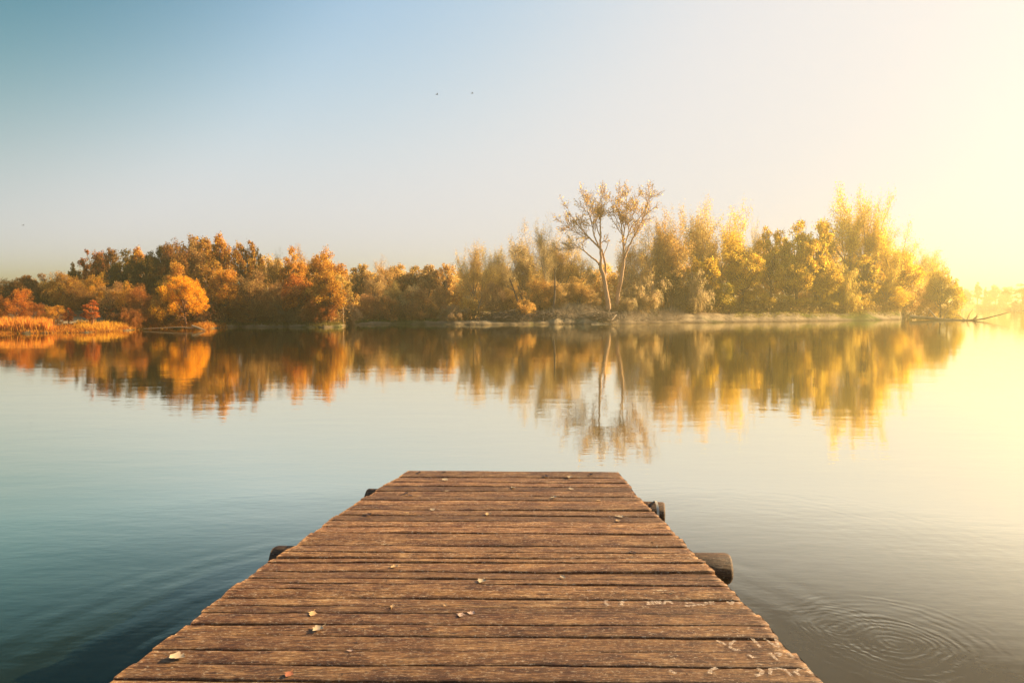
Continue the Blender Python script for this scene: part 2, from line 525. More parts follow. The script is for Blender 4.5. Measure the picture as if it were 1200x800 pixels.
def build_deck():
    V, Fc, T = [], [], []
    base = 0
    g = np.random.default_rng(11)
    NX = 70
    for k in range(len(YB) - 1):
        yf, yn = YB[k], YB[k + 1]
        ym = (yf + yn) / 2
        jl, jr = g.normal() * 0.006, g.normal() * 0.005
        xl, xr = edge_left(ym) + jl, edge_right(ym) + jr
        w = yf - yn
        gap = min(0.015, w * 0.10)
        gf = gap * g.uniform(0.15, 0.9); gn = gap * g.uniform(0.15, 0.9)
        x = np.linspace(xl, xr, NX)
        u = np.linspace(-1, 1, NX)
        # slight skew like the photograph: boards run a touch nearer at the right
        skew = -0.018 * u + 0.004 * g.normal() * u
        ph = g.uniform(0, 6.28, 6)
        ef = yf - gf + skew + 0.0035 * np.sin(u * 5 + ph[0]) + 0.002 * np.sin(u * 17 + ph[1]) + g.normal(size=NX) * 0.0011
        en = yn + gn + skew + 0.0035 * np.sin(u * 4 + ph[2]) + 0.002 * np.sin(u * 19 + ph[3]) + g.normal(size=NX) * 0.0011
        # now and then an edge is chipped
        for _ in range(g.integers(0, 3)):
            c = g.uniform(-1, 1); ww = g.uniform(0.02, 0.12)
            en += g.uniform(0.003, 0.012) * np.exp(-((u - c) / ww) ** 2)
        zt = DECK + g.uniform(-0.004, 0.003) + 0.003 * u * g.normal() + 0.0015 * np.sin(u * 6 + ph[4])
        tilt = g.normal() * 0.0025
        th = 0.042
        cup = 0.002
        prof = [(0.0, -th), (0.0, -0.004), (0.02, -0.0005), (0.2, 0.001), (0.5, -cup * 0.5), (0.8, 0.001), (0.98, -0.0005), (1.0, -0.004), (1.0, -th)]
        npf = len(prof)
        ring = np.zeros((NX, npf, 3))
        for q, (f, dz) in enumerate(prof):
            yq = yf * (1 - f) + yn * f                      # board ends are sawn along the dock's slanting edge
            ring[:, q, 0] = np.linspace(edge_left(yq) + jl, edge_right(yq) + jr, NX) + (0.002 * math.sin(f * 9 + k)) * (np.abs(u) > 0.99)
            ring[:, q, 1] = ef * (1 - f) + en * f
            ring[:, q, 2] = zt + dz + tilt * (f - 0.5) * 2
        V.append(ring.reshape(-1, 3) - DOFF)
        i = np.arange(NX - 1)[:, None] * npf; j = np.arange(npf)[None]; jn = (j + 1) % npf
        q4 = np.stack([i + j, i + jn, i + npf + jn, i + npf + j], -1).reshape(-1, 4) + base
        # end caps as quads across the profile
        caps = []
        for s in (0, (NX - 1) * npf):
            for a_, b_, c_, d_ in ((0, 1, 7, 8), (1, 2, 6, 7), (2, 3, 5, 6)):
                caps.append([base + s + a_, base + s + b_, base + s + c_, base + s + d_])
            caps.append([base + s + 3, base + s + 4, base + s + 5, base + s + 5])
        caps = [c for c in caps if len(set(c)) == 4]
        qq = np.concatenate([q4, np.array(caps)])
        Fc.append(qq); T.append(np.full(len(qq), g.uniform()))
        base += NX * npf
    me = mesh_np('deck', np.concatenate(V), np.concatenate(Fc), False, np.concatenate(T))
    return link('deck', me, M_WOOD, dock)
deck = build_deck()
# nail heads, one small mesh shared by all of them
M_RUST = mat_plain('rusty_nail', (0.05, 0.025, 0.015), 0.7, 0.3)
nail_me = bpy.data.meshes.new('nail')
nv = [(0.0045 * math.cos(k * 0.7854), 0.0045 * math.sin(k * 0.7854), 0.0) for k in range(8)] + [(0.0035 * math.cos(k * 0.7854), 0.0035 * math.sin(k * 0.7854), 0.002) for k in range(8)]
nail_me.from_pydata(nv, [], [(k, (k + 1) % 8, (k + 1) % 8 + 8, k + 8) for k in range(8)] + [tuple(range(8, 16))]); nail_me.update()
nail_me.materials.append(M_RUST)
for k in range(0, 36):
    for sx in (-0.75, 0.75):
        ym = (YB[k] * 0.5 + YB[k + 1] * 0.5) + random.uniform(-0.02, 0.02)
        nl = link('nail', nail_me, None, dock, (sx + random.uniform(-0.02, 0.02), ym - 3.0, DECK + 0.0005))

def log_tube(pa, pb, r, name, n=26, ns=20, seed=1, mat=None, parent=None, bulge=0.04):
    g = np.random.default_rng(seed)
    t = np.linspace(0, 1, n)[:, None]
    pts = np.array(pa) * (1 - t) + np.array(pb) * t
    ax = norm(np.array(pb) - np.array(pa))
    ref = np.array([0, 0, 1.0]) if abs(ax[2]) < 0.9 else np.array([1.0, 0, 0])
    u = norm(np.cross(ax, ref)); w = np.cross(ax, u)
    an = np.arange(ns) * 2 * math.pi / ns
    ph = g.uniform(0, 6.28, 4)
    rr_ = r * (1 + bulge * np.sin(an[None] * 2 + ph[0] + t * 2) + bulge * .6 * np.sin(an[None] * 5 + ph[1] + t * 6) + 0.012 * g.normal(size=(n, ns)))
    rr_[0] *= 0.90; rr_[-1] *= 0.90
    pts[1] = pts[0] + ax * r * 0.16; pts[-2] = pts[-1] - ax * r * 0.16
    V = pts[:, None] + rr_[..., None] * (np.cos(an)[None, :, None] * u + np.sin(an)[None, :, None] * w)
    V = list(V.reshape(-1, 3))
    faces = []
    for i in range(n - 1):
        for j in range(ns):
            faces.append((i * ns + j, i * ns + (j + 1) % ns, (i + 1) * ns + (j + 1) % ns, (i + 1) * ns + j))
    for e, s in ((0, 1), (n - 1, -1)):
        prev = [e * ns + j for j in range(ns)]
        c0 = pts[e]
        for fr_, dp in ((0.66, 0.008), (0.33, 0.002)):
            ringi = []
            for j in range(ns):
                vv = c0 + (V[e * ns + j] - c0) * fr_ + ax * s * dp
                ringi.append(len(V)); V.append(vv)
            for j in range(ns):
                faces.append((prev[j], prev[(j + 1) % ns], ringi[(j + 1) % ns], ringi[j]))
            prev = ringi
        faces.append(tuple(prev))
    me = bpy.data.meshes.new(name); me.from_pydata([tuple(v - (DOFF if parent is dock else 0)) for v in V], [], faces); me.update()
    me.polygons.foreach_set('use_smooth', [True] * len(me.polygons))
    a_ = me.attributes.new('tint', 'FLOAT', 'FACE'); a_.data.foreach_set('value', [g.uniform() * 0.5] * len(me.polygons))
    return link(name, me, mat or M_LOG, parent)

# two log beams that stick out on both sides
def zlog(px, py, r, ztop=DECK - 0.045):
    p = on_plane(px, py, ztop)
    return p
near_r = on_plane(855, 648, DECK - 0.05); near_l = on_plane(320, 640, DECK - 0.05)
far_r = on_plane(779, 588.5, DECK - 0.05); far_l = on_plane(430, 573, DECK - 0.05)
def beam(l, r_, rad, seed, parent=dock):
    a_ = np.array([l[0], l[1], DECK - 0.048 - rad]); b_ = np.array([r_[0], r_[1], DECK - 0.048 - rad])
    return log_tube(a_, b_, rad, 'crossbeam', seed=seed, parent=parent)
beam(near_l, near_r, 0.105, 3)
beam(far_l, far_r, 0.088, 4)
for yy in (2.2, 0.2, -1.8, -3.8, -5.8, -7.8):
    beam((edge_left(yy) - 0.1, yy, 0), (edge_right(yy) + 0.12, yy, 0), 0.095, int(50 + yy * 3))
for sx in (-0.75, 0.75):
    log_tube((sx, dockY0 - 0.12, DECK - 0.30), (sx, -9.4, DECK - 0.30), 0.055, 'stringer', n=30, ns=12, seed=int(9 + sx), parent=dock)
for yy in (near_r[1], far_r[1], 2.2, -1.8, -5.8):
    for sx in (-0.9, 0.9):
        log_tube((sx, yy, DECK - 0.26), (sx, yy, -1.75), 0.09, 'pile', n=12, ns=14, seed=int(20 + yy * 2 + sx), parent=dock)

# bent steel strap round the far beam
M_STEEL = mat_plain('pale_steel', (0.45, 0.40, 0.30), 0.5, 0.2)
def strap():
    fr_ = far_r; rad = 0.094; cx = fr_[0] - 0.075
    c = np.array([cx, fr_[1], DECK - 0.048 - 0.088])
    V, Fc = [], []
    n = 20
    for i in range(n):
        th = i / (n - 1) * math.pi * 1.2 - math.pi * 0.7
        for dx in (-0.010, 0.010):
            for rr2 in (rad, rad + 0.004):
                V.append((c[0] + dx, c[1] + math.sin(th) * rr2 - 3.0, c[2] + math.cos(th) * rr2))
    for i in range(n - 1):
        a_ = i * 4; b_ = a_ + 4
        for q in ((0, 1, 3, 2),):
            pass
        Fc += [(a_, a_ + 1, b_ + 1, b_), (a_ + 2, b_ + 2, b_ + 3, a_ + 3), (a_ + 1, a_ + 3, b_ + 3, b_ + 1), (a_, b_, b_ + 2, a_ + 2)]
    me = bpy.data.meshes.new('strap'); me.from_pydata(V, [], Fc); me.update()
    link('strap', me, M_STEEL, dock)
strap()

# nails: small rusty heads, one mesh part of the deck fixings
# worn chalk scribbles on the boards near the right edge
M_CHALK = mat_chalk()
def stroke_set(strokes, width=0.009, name='chalk_writing'):
    V, Fc = [], []
    for st in strokes:
        P = [on_plane(x, y, DECK + 0.0045) for x, y in st]
        # resample
        PP = []
        for a_, b_ in zip(P[:-1], P[1:]):
            m = max(2, int(np.linalg.norm(b_ - a_) / 0.02))
            for t in range(m): PP.append(a_ + (b_ - a_) * t / m)
        PP.append(P[-1]); PP = np.array(PP)
        if len(PP) < 2: continue
        tg = norm(np.gradient(PP, axis=0)); sd_ = np.stack([-tg[:, 1], tg[:, 0], 0 * tg[:, 0]], -1)
        b0 = len(V)
        for p, s_ in zip(PP, sd_):
            w_ = width * random.uniform(0.7, 1.2)
            V.append(tuple(p + s_ * w_ - DOFF)); V.append(tuple(p - s_ * w_ - DOFF))
        for i in range(len(PP) - 1):
            Fc.append((b0 + 2 * i, b0 + 2 * i + 1, b0 + 2 * i + 3, b0 + 2 * i + 2))
    me = bpy.data.meshes.new(name); me.from_pydata(V, [], Fc); me.update()
    o = link(name, me, M_CHALK, dock)
    return o
def Z1(x, y): return (780 + x / 6.667, 725 + y / 6.667)
def Z2(x, y): return (640 + x / 5.0, 665 + y / 5.0)
S1 = [[(400, 165), (475, 200)], [(545, 165), (510, 185), (505, 220), (540, 240), (580, 238)], [(675, 148), (740, 218)], [(770, 150), (868, 215)], [(862, 150), (880, 220)]]
S2 = [[(815, 262), (872, 322)], [(850, 265), (905, 268), (880, 290)], [(960, 265), (1000, 300)], [(640, 275), (690, 300)]]
S3 = [[(715, 380), (760, 405), (740, 432), (700, 440)], [(815, 430), (820, 390), (870, 382), (930, 390), (985, 442)], [(1068, 382), (1125, 384)], [(1050, 385), (1010, 410), (1050, 440)], [(1110, 400), (1150, 430)],
      [(400, 378), (350, 395), (345, 425)], [(30, 395), (80, 425)]]
S4 = [[(350, 190), (352, 214), (372, 218)], [(430, 196), (455, 196), (435, 215), (460, 217)], [(595, 196), (600, 216)], [(618, 192), (624, 214)], [(640, 192), (646, 212)], [(662, 192), (668, 212)], [(690, 212), (700, 194), (735, 200), (738, 210)],
      [(815, 222), (860, 220), (880, 214)], [(820, 206), (850, 203), (880, 214), (930, 216)], [(935, 198), (940, 214)], [(955, 196), (985, 212)], [(960, 214), (978, 194)], [(1060, 196), (1085, 212)], [(1095, 196), (1085, 212)], [(1120, 200), (1135, 214)]]
for Zf, SS, w_ in ((Z1, S1, 0.0085), (Z1, S2, 0.0085), (Z1, S3, 0.0085), (Z2, S4, 0.0095)):
    for st in SS:
        stroke_set([[Zf(*p) for p in st]], w_, 'chalk_mark')

# fallen leaves on the deck -------------------------------------------------
def leaf_mesh(name, L, W, seed, curl=0.14):
    g = np.random.default_rng(seed)
    nu, nv = 9, 5
    V = []
    for i in range(nu):
        t = i / (nu - 1)
        wd = W * (math.sin(math.pi * t ** 0.7) ** 0.9) * (1 + 0.38 * math.sin(i * 2.4 + seed)) + 0.0008
        for j in range(nv):
            s = (j / (nv - 1) - 0.5) * 2
            x = (t - 0.5) * L; y = s * wd
            z = curl * (abs(s) ** 1.6) * wd + 0.35 * curl * (2 * t - 1) ** 2 * L + g.normal() * 0.012
            V.append((x, y, z + 0.002))
    Fc = [(i * nv + j, i * nv + j + 1, (i + 1) * nv + j + 1, (i + 1) * nv + j) for i in range(nu - 1) for j in range(nv - 1)]
    # stalk
    b0 = len(V)
    for k, (dx, dz) in enumerate(((0, 0), (-L * 0.18, 0.002), (-L * 0.36, 0.006))):
        for a_ in range(3):
            V.append((-L * 0.5 + dx, 0.02 * math.cos(a_ * 2.1), 0.03 + 0.1 * curl * L + dz + 0.02 * math.sin(a_ * 2.1)))
    for k in range(2):
        for a_ in range(3):
            Fc.append((b0 + k * 3 + a_, b0 + k * 3 + (a_ + 1) % 3, b0 + k * 3 + 3 + (a_ + 1) % 3, b0 + k * 3 + 3 + a_))
    me = bpy.data.meshes.new(name); me.from_pydata(V, [], Fc); me.update()
    me.polygons.foreach_set('use_smooth', [True] * len(me.polygons))
    return me
M_FL = {'pale': mat_plain('dry_pale_leaf', (0.40, 0.30, 0.18), 0.6, 0.25, 60), 'tan': mat_plain('dry_tan_leaf', (0.50, 0.30, 0.13), 0.6, 0.3, 60),
        'dark': mat_plain('dry_dark_leaf', (0.045, 0.02, 0.012), 0.6, 0.4, 60), 'pink': mat_plain('dry_pink_leaf', (0.42, 0.28, 0.20), 0.6, 0.2, 60),
        'rust': mat_plain('dry_rust_leaf', (0.30, 0.10, 0.04), 0.6, 0.3, 60)}
LEAVES = [
    (540, 720.5, 0.05, 'pink', 'pinkish curled fallen leaf in the middle of the near deck, larger of a touching pair'),
    (552, 718.5, 0.04, 'pink', 'small pinkish fallen leaf touching the larger curled one mid deck'),
    (522, 709, 0.035, 'tan', 'tan leaf scrap just behind the pinkish pair on the deck'),
    (580, 693, 0.035, 'pale', 'upright pale leaf scrap in a plank groove at mid deck'),
    (564, 681, 0.05, 'pale', 'pale yellow leaf across a plank in the centre of the deck'),
    (660, 676, 0.05, 'pale', 'pale flat leaf right of the deck centre beside faint marks'),
    (776, 693, 0.065, 'pale', 'whitish leaf near the chalk writing by the near log end'),
    (787, 693.5, 0.04, 'dark', 'dark leaf scrap touching the whitish leaf near the chalk writing'),
    (764, 634.5, 0.05, 'dark', 'dark leaf on the deck right side, level with a pale curled leaf'),
    (772, 635, 0.035, 'pale', 'small pale curled leaf beside a dark one near the right edge'),
    (741, 647.5, 0.055, 'dark', 'almost black curled leaf right of the deck centre, alone'),
    (726, 605, 0.07, 'pale', 'cream leaf with a bent stalk near the far log end'),
    (724, 609.5, 0.05, 'tan', 'dull brown leaf right in front of the cream one near the far log'),
    (649, 583, 0.06, 'pale', 'pale flat leaf on the far half of the deck, centre right'),
    (601, 571, 0.07, 'pale', 'long pale leaf near the dock end at the centre'),
    (669, 572.5, 0.05, 'pale', 'pale leaf near the dock end, right of the centre'),
    (668, 559, 0.06, 'pale', 'pale leaf close to the far edge of the dock'),
    (640, 557.5, 0.07, 'dark', 'big black curled leaf close to the far edge of the dock'),
    (704, 565.5, 0.045, 'dark', 'dark leaf near the far right corner of the dock'),
    (692, 556, 0.05, 'dark', 'dark leaf lying on the far edge board at the right'),
    (491, 553.6, 0.06, 'dark', 'dark leaf at the far left corner of the dock'),
    (522, 562, 0.07, 'pale', 'pale leaf near the far left corner of the dock'),
    (521, 553, 0.035, 'dark', 'tiny dark leaf at the dock end, left part'),
    (475, 578, 0.06, 'dark', 'dark leaf beside the left far log, farther of two'),
    (481, 580.5, 0.05, 'dark', 'dark leaf beside the left far log, nearer of two'),
    (432, 603, 0.05, 'dark', 'dark leaf near the left edge between both logs'),
    (477, 600.5, 0.05, 'tan', 'orange tan leaf across a gap on the left of the far deck'),
    (507, 597, 0.05, 'pale', 'pale leaf scrap on the far deck, left of centre'),
    (572, 602.5, 0.05, 'tan', 'pair of tan leaf scraps in a gap on the far deck centre'),
    (524, 575, 0.04, 'pale', 'faint pale leaf scrap on the far deck, left part'),
    (702, 586, 0.04, 'tan', 'yellowish leaf scrap near the right edge before the far log'),
    (462, 664, 0.05, 'tan', 'russet leaf across two planks on the left half of the deck'),
    (450, 637.5, 0.04, 'pale', 'small pale leaf scrap stuck in a gap left of centre'),
    (366, 719, 0.05, 'tan', 'tan leaf lying over a gap near the left edge, mid deck'),
    (372, 737, 0.055, 'pale', 'straw coloured leaf cluster near the left edge of the near deck'),
    (460, 710, 0.05, 'tan', 'orange leaf in the groove left of the near deck centre'),
    (338, 790, 0.045, 'rust', 'reddish leaf scrap on the nearest boards at the left'),
    (208, 770, 0.07, 'pale', 'bent pale straw by the dark stain in the near left corner'),
    (410, 762, 0.03, 'pink', 'tiny pinkish scrap on the near boards, left of centre'),
    (690, 693, 0.035, 'pink', 'tiny pinkish scrap right of the deck centre in a groove'),
]
proto_leaf = [leaf_mesh('fallen_leaf', 1, 0.34, 1), leaf_mesh('fallen_leaf', 1, 0.42, 2, 0.28), leaf_mesh('fallen_leaf', 1, 0.22, 3, 0.2)]
for i, (px, py, L, kd, lab) in enumerate(LEAVES):
    me = proto_leaf[i % 3].copy()
    me.materials.append(M_FL[kd])
    p = on_plane(px, py, DECK + 0.003)
    o = link('fallen_leaf', me, None, None, tuple(p))
    o.scale = (L * 1.1,) * 3
    o.rotation_euler = (random.uniform(-.15, .15), random.uniform(-.1, .1), random.uniform(0, 6.28))
    tag(o, lab, 'leaf', 'fallen leaves scattered on the dock')

# ------------------------------------------------------------------ plants
def grow(g, p, d, L, r, lev, mx, P, tubes, anch, sides=(9, 7, 5, 4, 3, 3)):
    n = 6 if lev < 2 else 4
    pts = [np.array(p, float)]
    d = np.array(d, float)
    for i in range(n):
        d = norm(d + P['wander'] * g.normal(size=3) + np.array([0, 0, P['up'][min(lev, len(P['up']) - 1)]]))
        pts.append(pts[-1] + d * L / n)
    pts = np.array(pts)
    end = 0.42 if lev < mx else 0.35
    if lev == 0: end = 0.55
    rad = r * np.linspace(1, end, n + 1)
    if lev == 0: rad[0] *= 1.45; rad[1] *= 1.08
    tubes.append((pts, np.maximum(rad, P.get('rmin', 0.008)), sides[min(lev, 5)]))
    if lev >= mx - 1:
        for t in np.linspace(0.25, 1, 4): anch.append((pts[0] * 0 + np.array([np.interp(t, np.linspace(0, 1, n + 1), pts[:, k]) for k in range(3)]), d))
    if lev < mx:
        nch = P['n'][lev]
        az0 = g.uniform(0, 6.28)
        for k in range(nch):
            t = P['start'][lev] + (1 - P['start'][lev]) * (k + g.uniform(0, 1)) / nch
            pos = np.array([np.interp(t, np.linspace(0, 1, n + 1), pts[:, q]) for q in range(3)])
            az = az0 + k * 2.4 + g.normal() * 0.3
            ang = R(P['ang'][lev]) * g.uniform(0.7, 1.25)
            ref = np.array([1.0, 0, 0]) if abs(d[0]) < 0.8 else np.array([0, 1.0, 0])
            u = norm(np.cross(d, ref)); w = np.cross(d, u)
            cd = math.cos(ang) * d + math.sin(ang) * (math.cos(az) * u + math.sin(az) * w)
            cl = L * P['lr'][lev] * (1.15 - 0.55 * t) * g.uniform(1 - P.get('lv', 0.25), 1 + P.get('lv', 0.2))
            cr = float(np.interp(t, np.linspace(0, 1, n + 1), rad)) * P.get('rr', 0.58)
            grow(g, pos, cd, cl, cr, lev + 1, mx, P, tubes, anch, sides)
        # leader goes on
        grow(g, pts[-1], d, L * P['lead'][lev], rad[-1], lev + 1, mx, P, tubes, anch, sides)

def leaves_from_anchors(g, name, anch, per, spread, size, asp=0.6, keep=1.0):
    A = np.array([a_[0] for a_ in anch]); D = np.array([a_[1] for a_ in anch])
    m = g.uniform(size=len(A)) < keep
    A, D = A[m], D[m]
    P = np.repeat(A, per, 0) + g.normal(size=(len(A) * per, 3)) * spread
    N = norm(g.normal(size=P.shape) + np.array([0, 0, 0.4]))
    return leaves_mesh(name, P, N, size, asp, None, g)

def make_sparse(seed, per=7, spread=0.28, size=0.085, keep=0.8, h=10, narrow=False):
    g = np.random.default_rng(seed)
    P = dict(wander=0.12, up=[0.04, 0.045, 0.02, 0.0, 0.0], n=[6, 4, 4, 3], start=[0.5, 0.35, 0.25, 0.2],
             ang=[50 if not narrow else 32, 42, 45, 48], lr=[0.95, 0.66, 0.58, 0.55], lead=[0.72, 0.6, 0.55, 0.5], rr=0.6, lv=0.45)
    tubes, anch = [], []
    grow(g, (0, 0, -0.3), norm(np.array([g.normal() * 0.08, g.normal() * 0.08, 1])), h * 0.40, h * 0.023, 0, 4, P, tubes, anch)
    tm = tubes_mesh('trunk', tubes)
    cm = leaves_from_anchors(g, 'crown', anch, per, spread, size, 0.65, keep)
    return tm, cm

def make_shrub(seed, stems=16, per=9, size=0.07, spread=0.16, h=5, droop=-0.05, open_=45, asp=0.5, lv=3):
    g = np.random.default_rng(seed)
    P = dict(wander=0.13, up=[0.05, droop, droop * 1.5, droop * 2], n=[5, 4, 3], start=[0.3, 0.25, 0.2], ang=[35, 38, 40],
             lr=[0.6, 0.6, 0.6], lead=[0.6, 0.6, 0.6], rr=0.6, rmin=0.006)
    tubes, anch = [], []
    for k in range(stems):
        az = k * 2.4; an = R(open_) * math.sqrt((k + 0.5) / stems)
        d = np.array([math.sin(an) * math.cos(az), math.sin(an) * math.sin(az), math.cos(an)])
        grow(g, (0.25 * d[0], 0.25 * d[1], -0.15), d, h * 0.5 * g.uniform(0.7, 1.1), h * 0.012, 0, lv, P, tubes, anch, (5, 4, 3, 3, 3, 3))
    tm = tubes_mesh('stem', tubes)
    A = np.array([a_[0] for a_ in anch]); D = np.array([a_[1] for a_ in anch])
    PP = np.repeat(A, per, 0) + g.normal(size=(len(A) * per, 3)) * spread
    ax = np.repeat(D, per, 0) + np.array([0, 0, -0.2])
    cm = leaves_mesh('crown', PP, g.normal(size=PP.shape), size, asp, ax, g)
    return tm, cm

def make_dense(seed, h=10, w=7, base=0.2, ncl=34, crf=(0.13, 0.24), nleaf=15000, leaf=0.12, asp=0.65, feather=False, lumpy=1.0, shape='round', hole=0.0):
    g = np.random.default_rng(seed)
    tubes = []
    zc = h * (base + (1 - base) * 0.52); rz = h * (1 - base) * 0.5; rx = w / 2
    C, CR = [], []
    k = 0
    while len(C) < ncl:
        v = norm(g.normal(size=3))
        if v[2] < -0.75: continue
        f = g.uniform(0.35, 0.86) ** 0.7
        lob = 1 + 0.16 * lumpy * math.sin(3 * math.atan2(v[1], v[0]) + seed) + 0.12 * lumpy * g.normal()
        taper = 1.0
        if shape == 'cone': taper = 1.0 - 0.62 * max(0, v[2] * f)
        if shape == 'vase': taper = 0.75 + 0.35 * max(-0.5, v[2] * f)
        c = np.array([v[0] * rx * f * lob * taper, v[1] * rx * f * lob * taper, zc + v[2] * rz * f * (1 + 0.08 * g.normal())])
        cr = w * g.uniform(*crf)
        if any(np.linalg.norm(c - c2) < 0.5 * min(cr, r2_) for c2, r2_ in zip(C, CR)) and k < 2000:
            k += 1; continue
        C.append(c); CR.append(cr)
    C = np.array(C); CR = np.array(CR)
    # trunk with limbs to the clumps
    fork = np.array([g.normal() * 0.1, g.normal() * 0.1, h * (max(base, 0.06) + 0.08)])
    tp = np.array([[0, 0, -0.35], [0.02, 0, 0.15], [fork[0] * 0.5, fork[1] * 0.5, fork[2] * 0.55], fork, fork + [0.1, 0, h * 0.25], [0.15 * g.normal(), 0.1, h * 0.8]])
    r0 = h * 0.024
    tubes.append((tp, r0 * np.array([1.5, 1.1, 0.95, 0.85, 0.5, 0.15]), 9))
    for c in C:
        z0 = g.uniform(0.6, 1.0) * min(c[2] * 0.8, fork[2] + h * 0.25)
        z0 = max(z0, fork[2] * 0.5)
        p0 = np.array([fork[0] * z0 / fork[2] * 0.8, fork[1] * z0 / fork[2] * 0.8, z0])
        m1 = p0 + (c - p0) * 0.4 + np.array([0, 0, -0.06 * h * g.uniform(-.3, 1)])
        m2 = p0 + (c - p0) * 0.75 + g.normal(size=3) * 0.08
        tubes.append((np.array([p0, m1, m2, c]), r0 * np.array([0.42, 0.3, 0.2, 0.08]), 5))
        for _ in range(4):
            e = c + norm(g.normal(size=3) + [0, 0, .3]) * w * 0.16
            tubes.append((np.array([m2, (m2 + e) / 2 + g.normal(size=3) * .05, e]), r0 * np.array([0.12, 0.08, 0.04]), 3))
    # sub-clumps give the billowing outline
    wts = CR ** 2; wts = wts / wts.sum()
    Ps, Ns, Ts = [], [], []
    for c, cr, wt in zip(C, CR, wts):
        nl = int(nleaf * wt)
        ns = 11
        sv = norm(g.normal(size=(ns, 3)) + [0, 0, 0.25])
        sc_ = c + sv * cr * g.uniform(0.35, 0.85, (ns, 1)) * [1, 1, 0.85]
        sr = cr * g.uniform(0.28, 0.5, ns)
        tt = g.uniform(-0.12, 0.12)
        if g.uniform() < hole: nl = int(nl * 0.25)
        idx = g.integers(0, ns, nl)
        dv = norm(g.normal(size=(nl, 3)))
        rad = g.uniform(0.1, 1.0, nl) ** 0.45
        fuzz = 1 + 0.25 * np.abs(g.normal(size=nl)) * (g.uniform(size=nl) < 0.25)
        P = sc_[idx] + dv * (sr[idx] * rad * fuzz)[:, None]
        outw = norm(P - c)
        Ps.append(P); Ns.append(norm(dv * 0.6 + outw * 0.5)); Ts.append(np.clip(g.uniform(0, 1, nl) + tt, 0, 1))
    P = np.concatenate(Ps); N = np.concatenate(Ns); T = np.concatenate(Ts)
    ok = P[:, 2] > 0.05
    P, N, T = P[ok], N[ok], T[ok]
    if feather:
        cm = leaves_mesh('crown', P, g.normal(size=P.shape), leaf * 1.5, 0.28, N * 0.8 + [0, 0, 0.45], g, T)
    else:
        cm = leaves_mesh('crown', P, N, leaf, asp, None, g, T)
    return tubes_mesh('trunk', tubes), cm

def extents(cm):
    n = len(cm.vertices); a_ = np.empty(n * 3, np.float32); cm.vertices.foreach_get('co', a_)
    a_ = a_.reshape(-1, 3)
    top = np.percentile(a_[:, 2], 99.7)
    w = np.percentile(np.abs(a_[:, :2]).max(1), 97) * 2
    return top, w

PROTO = {}
def proto(kind, variants):
    PROTO[kind] = [(t, c) + extents(c) for t, c in variants]
proto('dense', [make_dense(s, nleaf=15000, ncl=40) for s in (1, 2, 3, 4)])
proto('tall', [make_dense(s, w=5.2, base=0.12, nleaf=15000, ncl=44, crf=(0.14, 0.26), hole=0.15) for s in (11, 12, 13)])
proto('gappy', [make_dense(s, w=6.5, base=0.18, nleaf=9000, ncl=46, crf=(0.08, 0.17), hole=0.2) for s in (21, 22, 23)])
proto('willow', [make_dense(s, w=8.5, base=-0.12, nleaf=18000, ncl=30, crf=(0.15, 0.26), feather=True, leaf=0.10) for s in (31, 32, 33)])
proto('dome', [make_dense(s, w=11, base=-0.35, nleaf=14000, ncl=24, crf=(0.14, 0.24), feather=True, leaf=0.13) for s in (41, 42)])
proto('low', [make_dense(s, w=8, base=-0.35, nleaf=12000, ncl=34) for s in (301,)])
proto('cone', [make_dense(s, w=4, base=0.05, nleaf=7000, ncl=30, crf=(0.14, 0.24), shape='cone') for s in (51,)])
proto('sparse', [make_sparse(s, per=7, spread=0.28, keep=0.75, size=0.06) for s in (61, 62, 63, 64)])
proto('thin', [make_sparse(s, per=6, spread=0.26, keep=0.6, narrow=True, size=0.055) for s in (71, 72)])
proto('shrub', [make_shrub(s, per=5) for s in (81, 82)])
proto('wispy', [make_shrub(s, stems=15, per=3, size=0.085, asp=0.22, droop=-0.16, open_=55, spread=0.13) for s in (91, 92, 93)])
proto('spiky', [make_dense(s, w=4.4, base=-0.05, nleaf=3800, ncl=34, crf=(0.08, 0.2), shape='cone', feather=True, leaf=0.14) for s in (101, 102)])

BARK = {'brown': (0.10, 0.06, 0.035), 'grey': (0.22, 0.17, 0.12), 'pale': (0.38, 0.29, 0.19), 'dark': (0.04, 0.025, 0.015), 'orange': (0.26, 0.12, 0.05)}
C = {
    'orange': (0.62, 0.21, 0.035), 'gold': (0.66, 0.33, 0.05), 'yellow': (0.85, 0.48, 0.04), 'olive': (0.14, 0.105, 0.02), 'darkolive': (0.065, 0.055, 0.014),
    'brown': (0.26, 0.12, 0.035), 'rust': (0.42, 0.14, 0.035), 'red': (0.72, 0.19, 0.05), 'pale': (0.58, 0.44, 0.22), 'palegold': (0.72, 0.48, 0.13),
    'tan': (0.42, 0.24, 0.09), 'greyish': (0.33, 0.24, 0.14), 'green': (0.12, 0.14, 0.03), 'pink': (0.42, 0.22, 0.12), 'ochre': (0.50, 0.26, 0.05),
    'darkbrown': (0.12, 0.06, 0.02),
}
def jit(c, a_=0.10):
    f = 1 + random.uniform(-a_, a_)
    return tuple(min(1, x * f * (1 + random.uniform(-0.04, 0.04))) for x in c) + (1,)

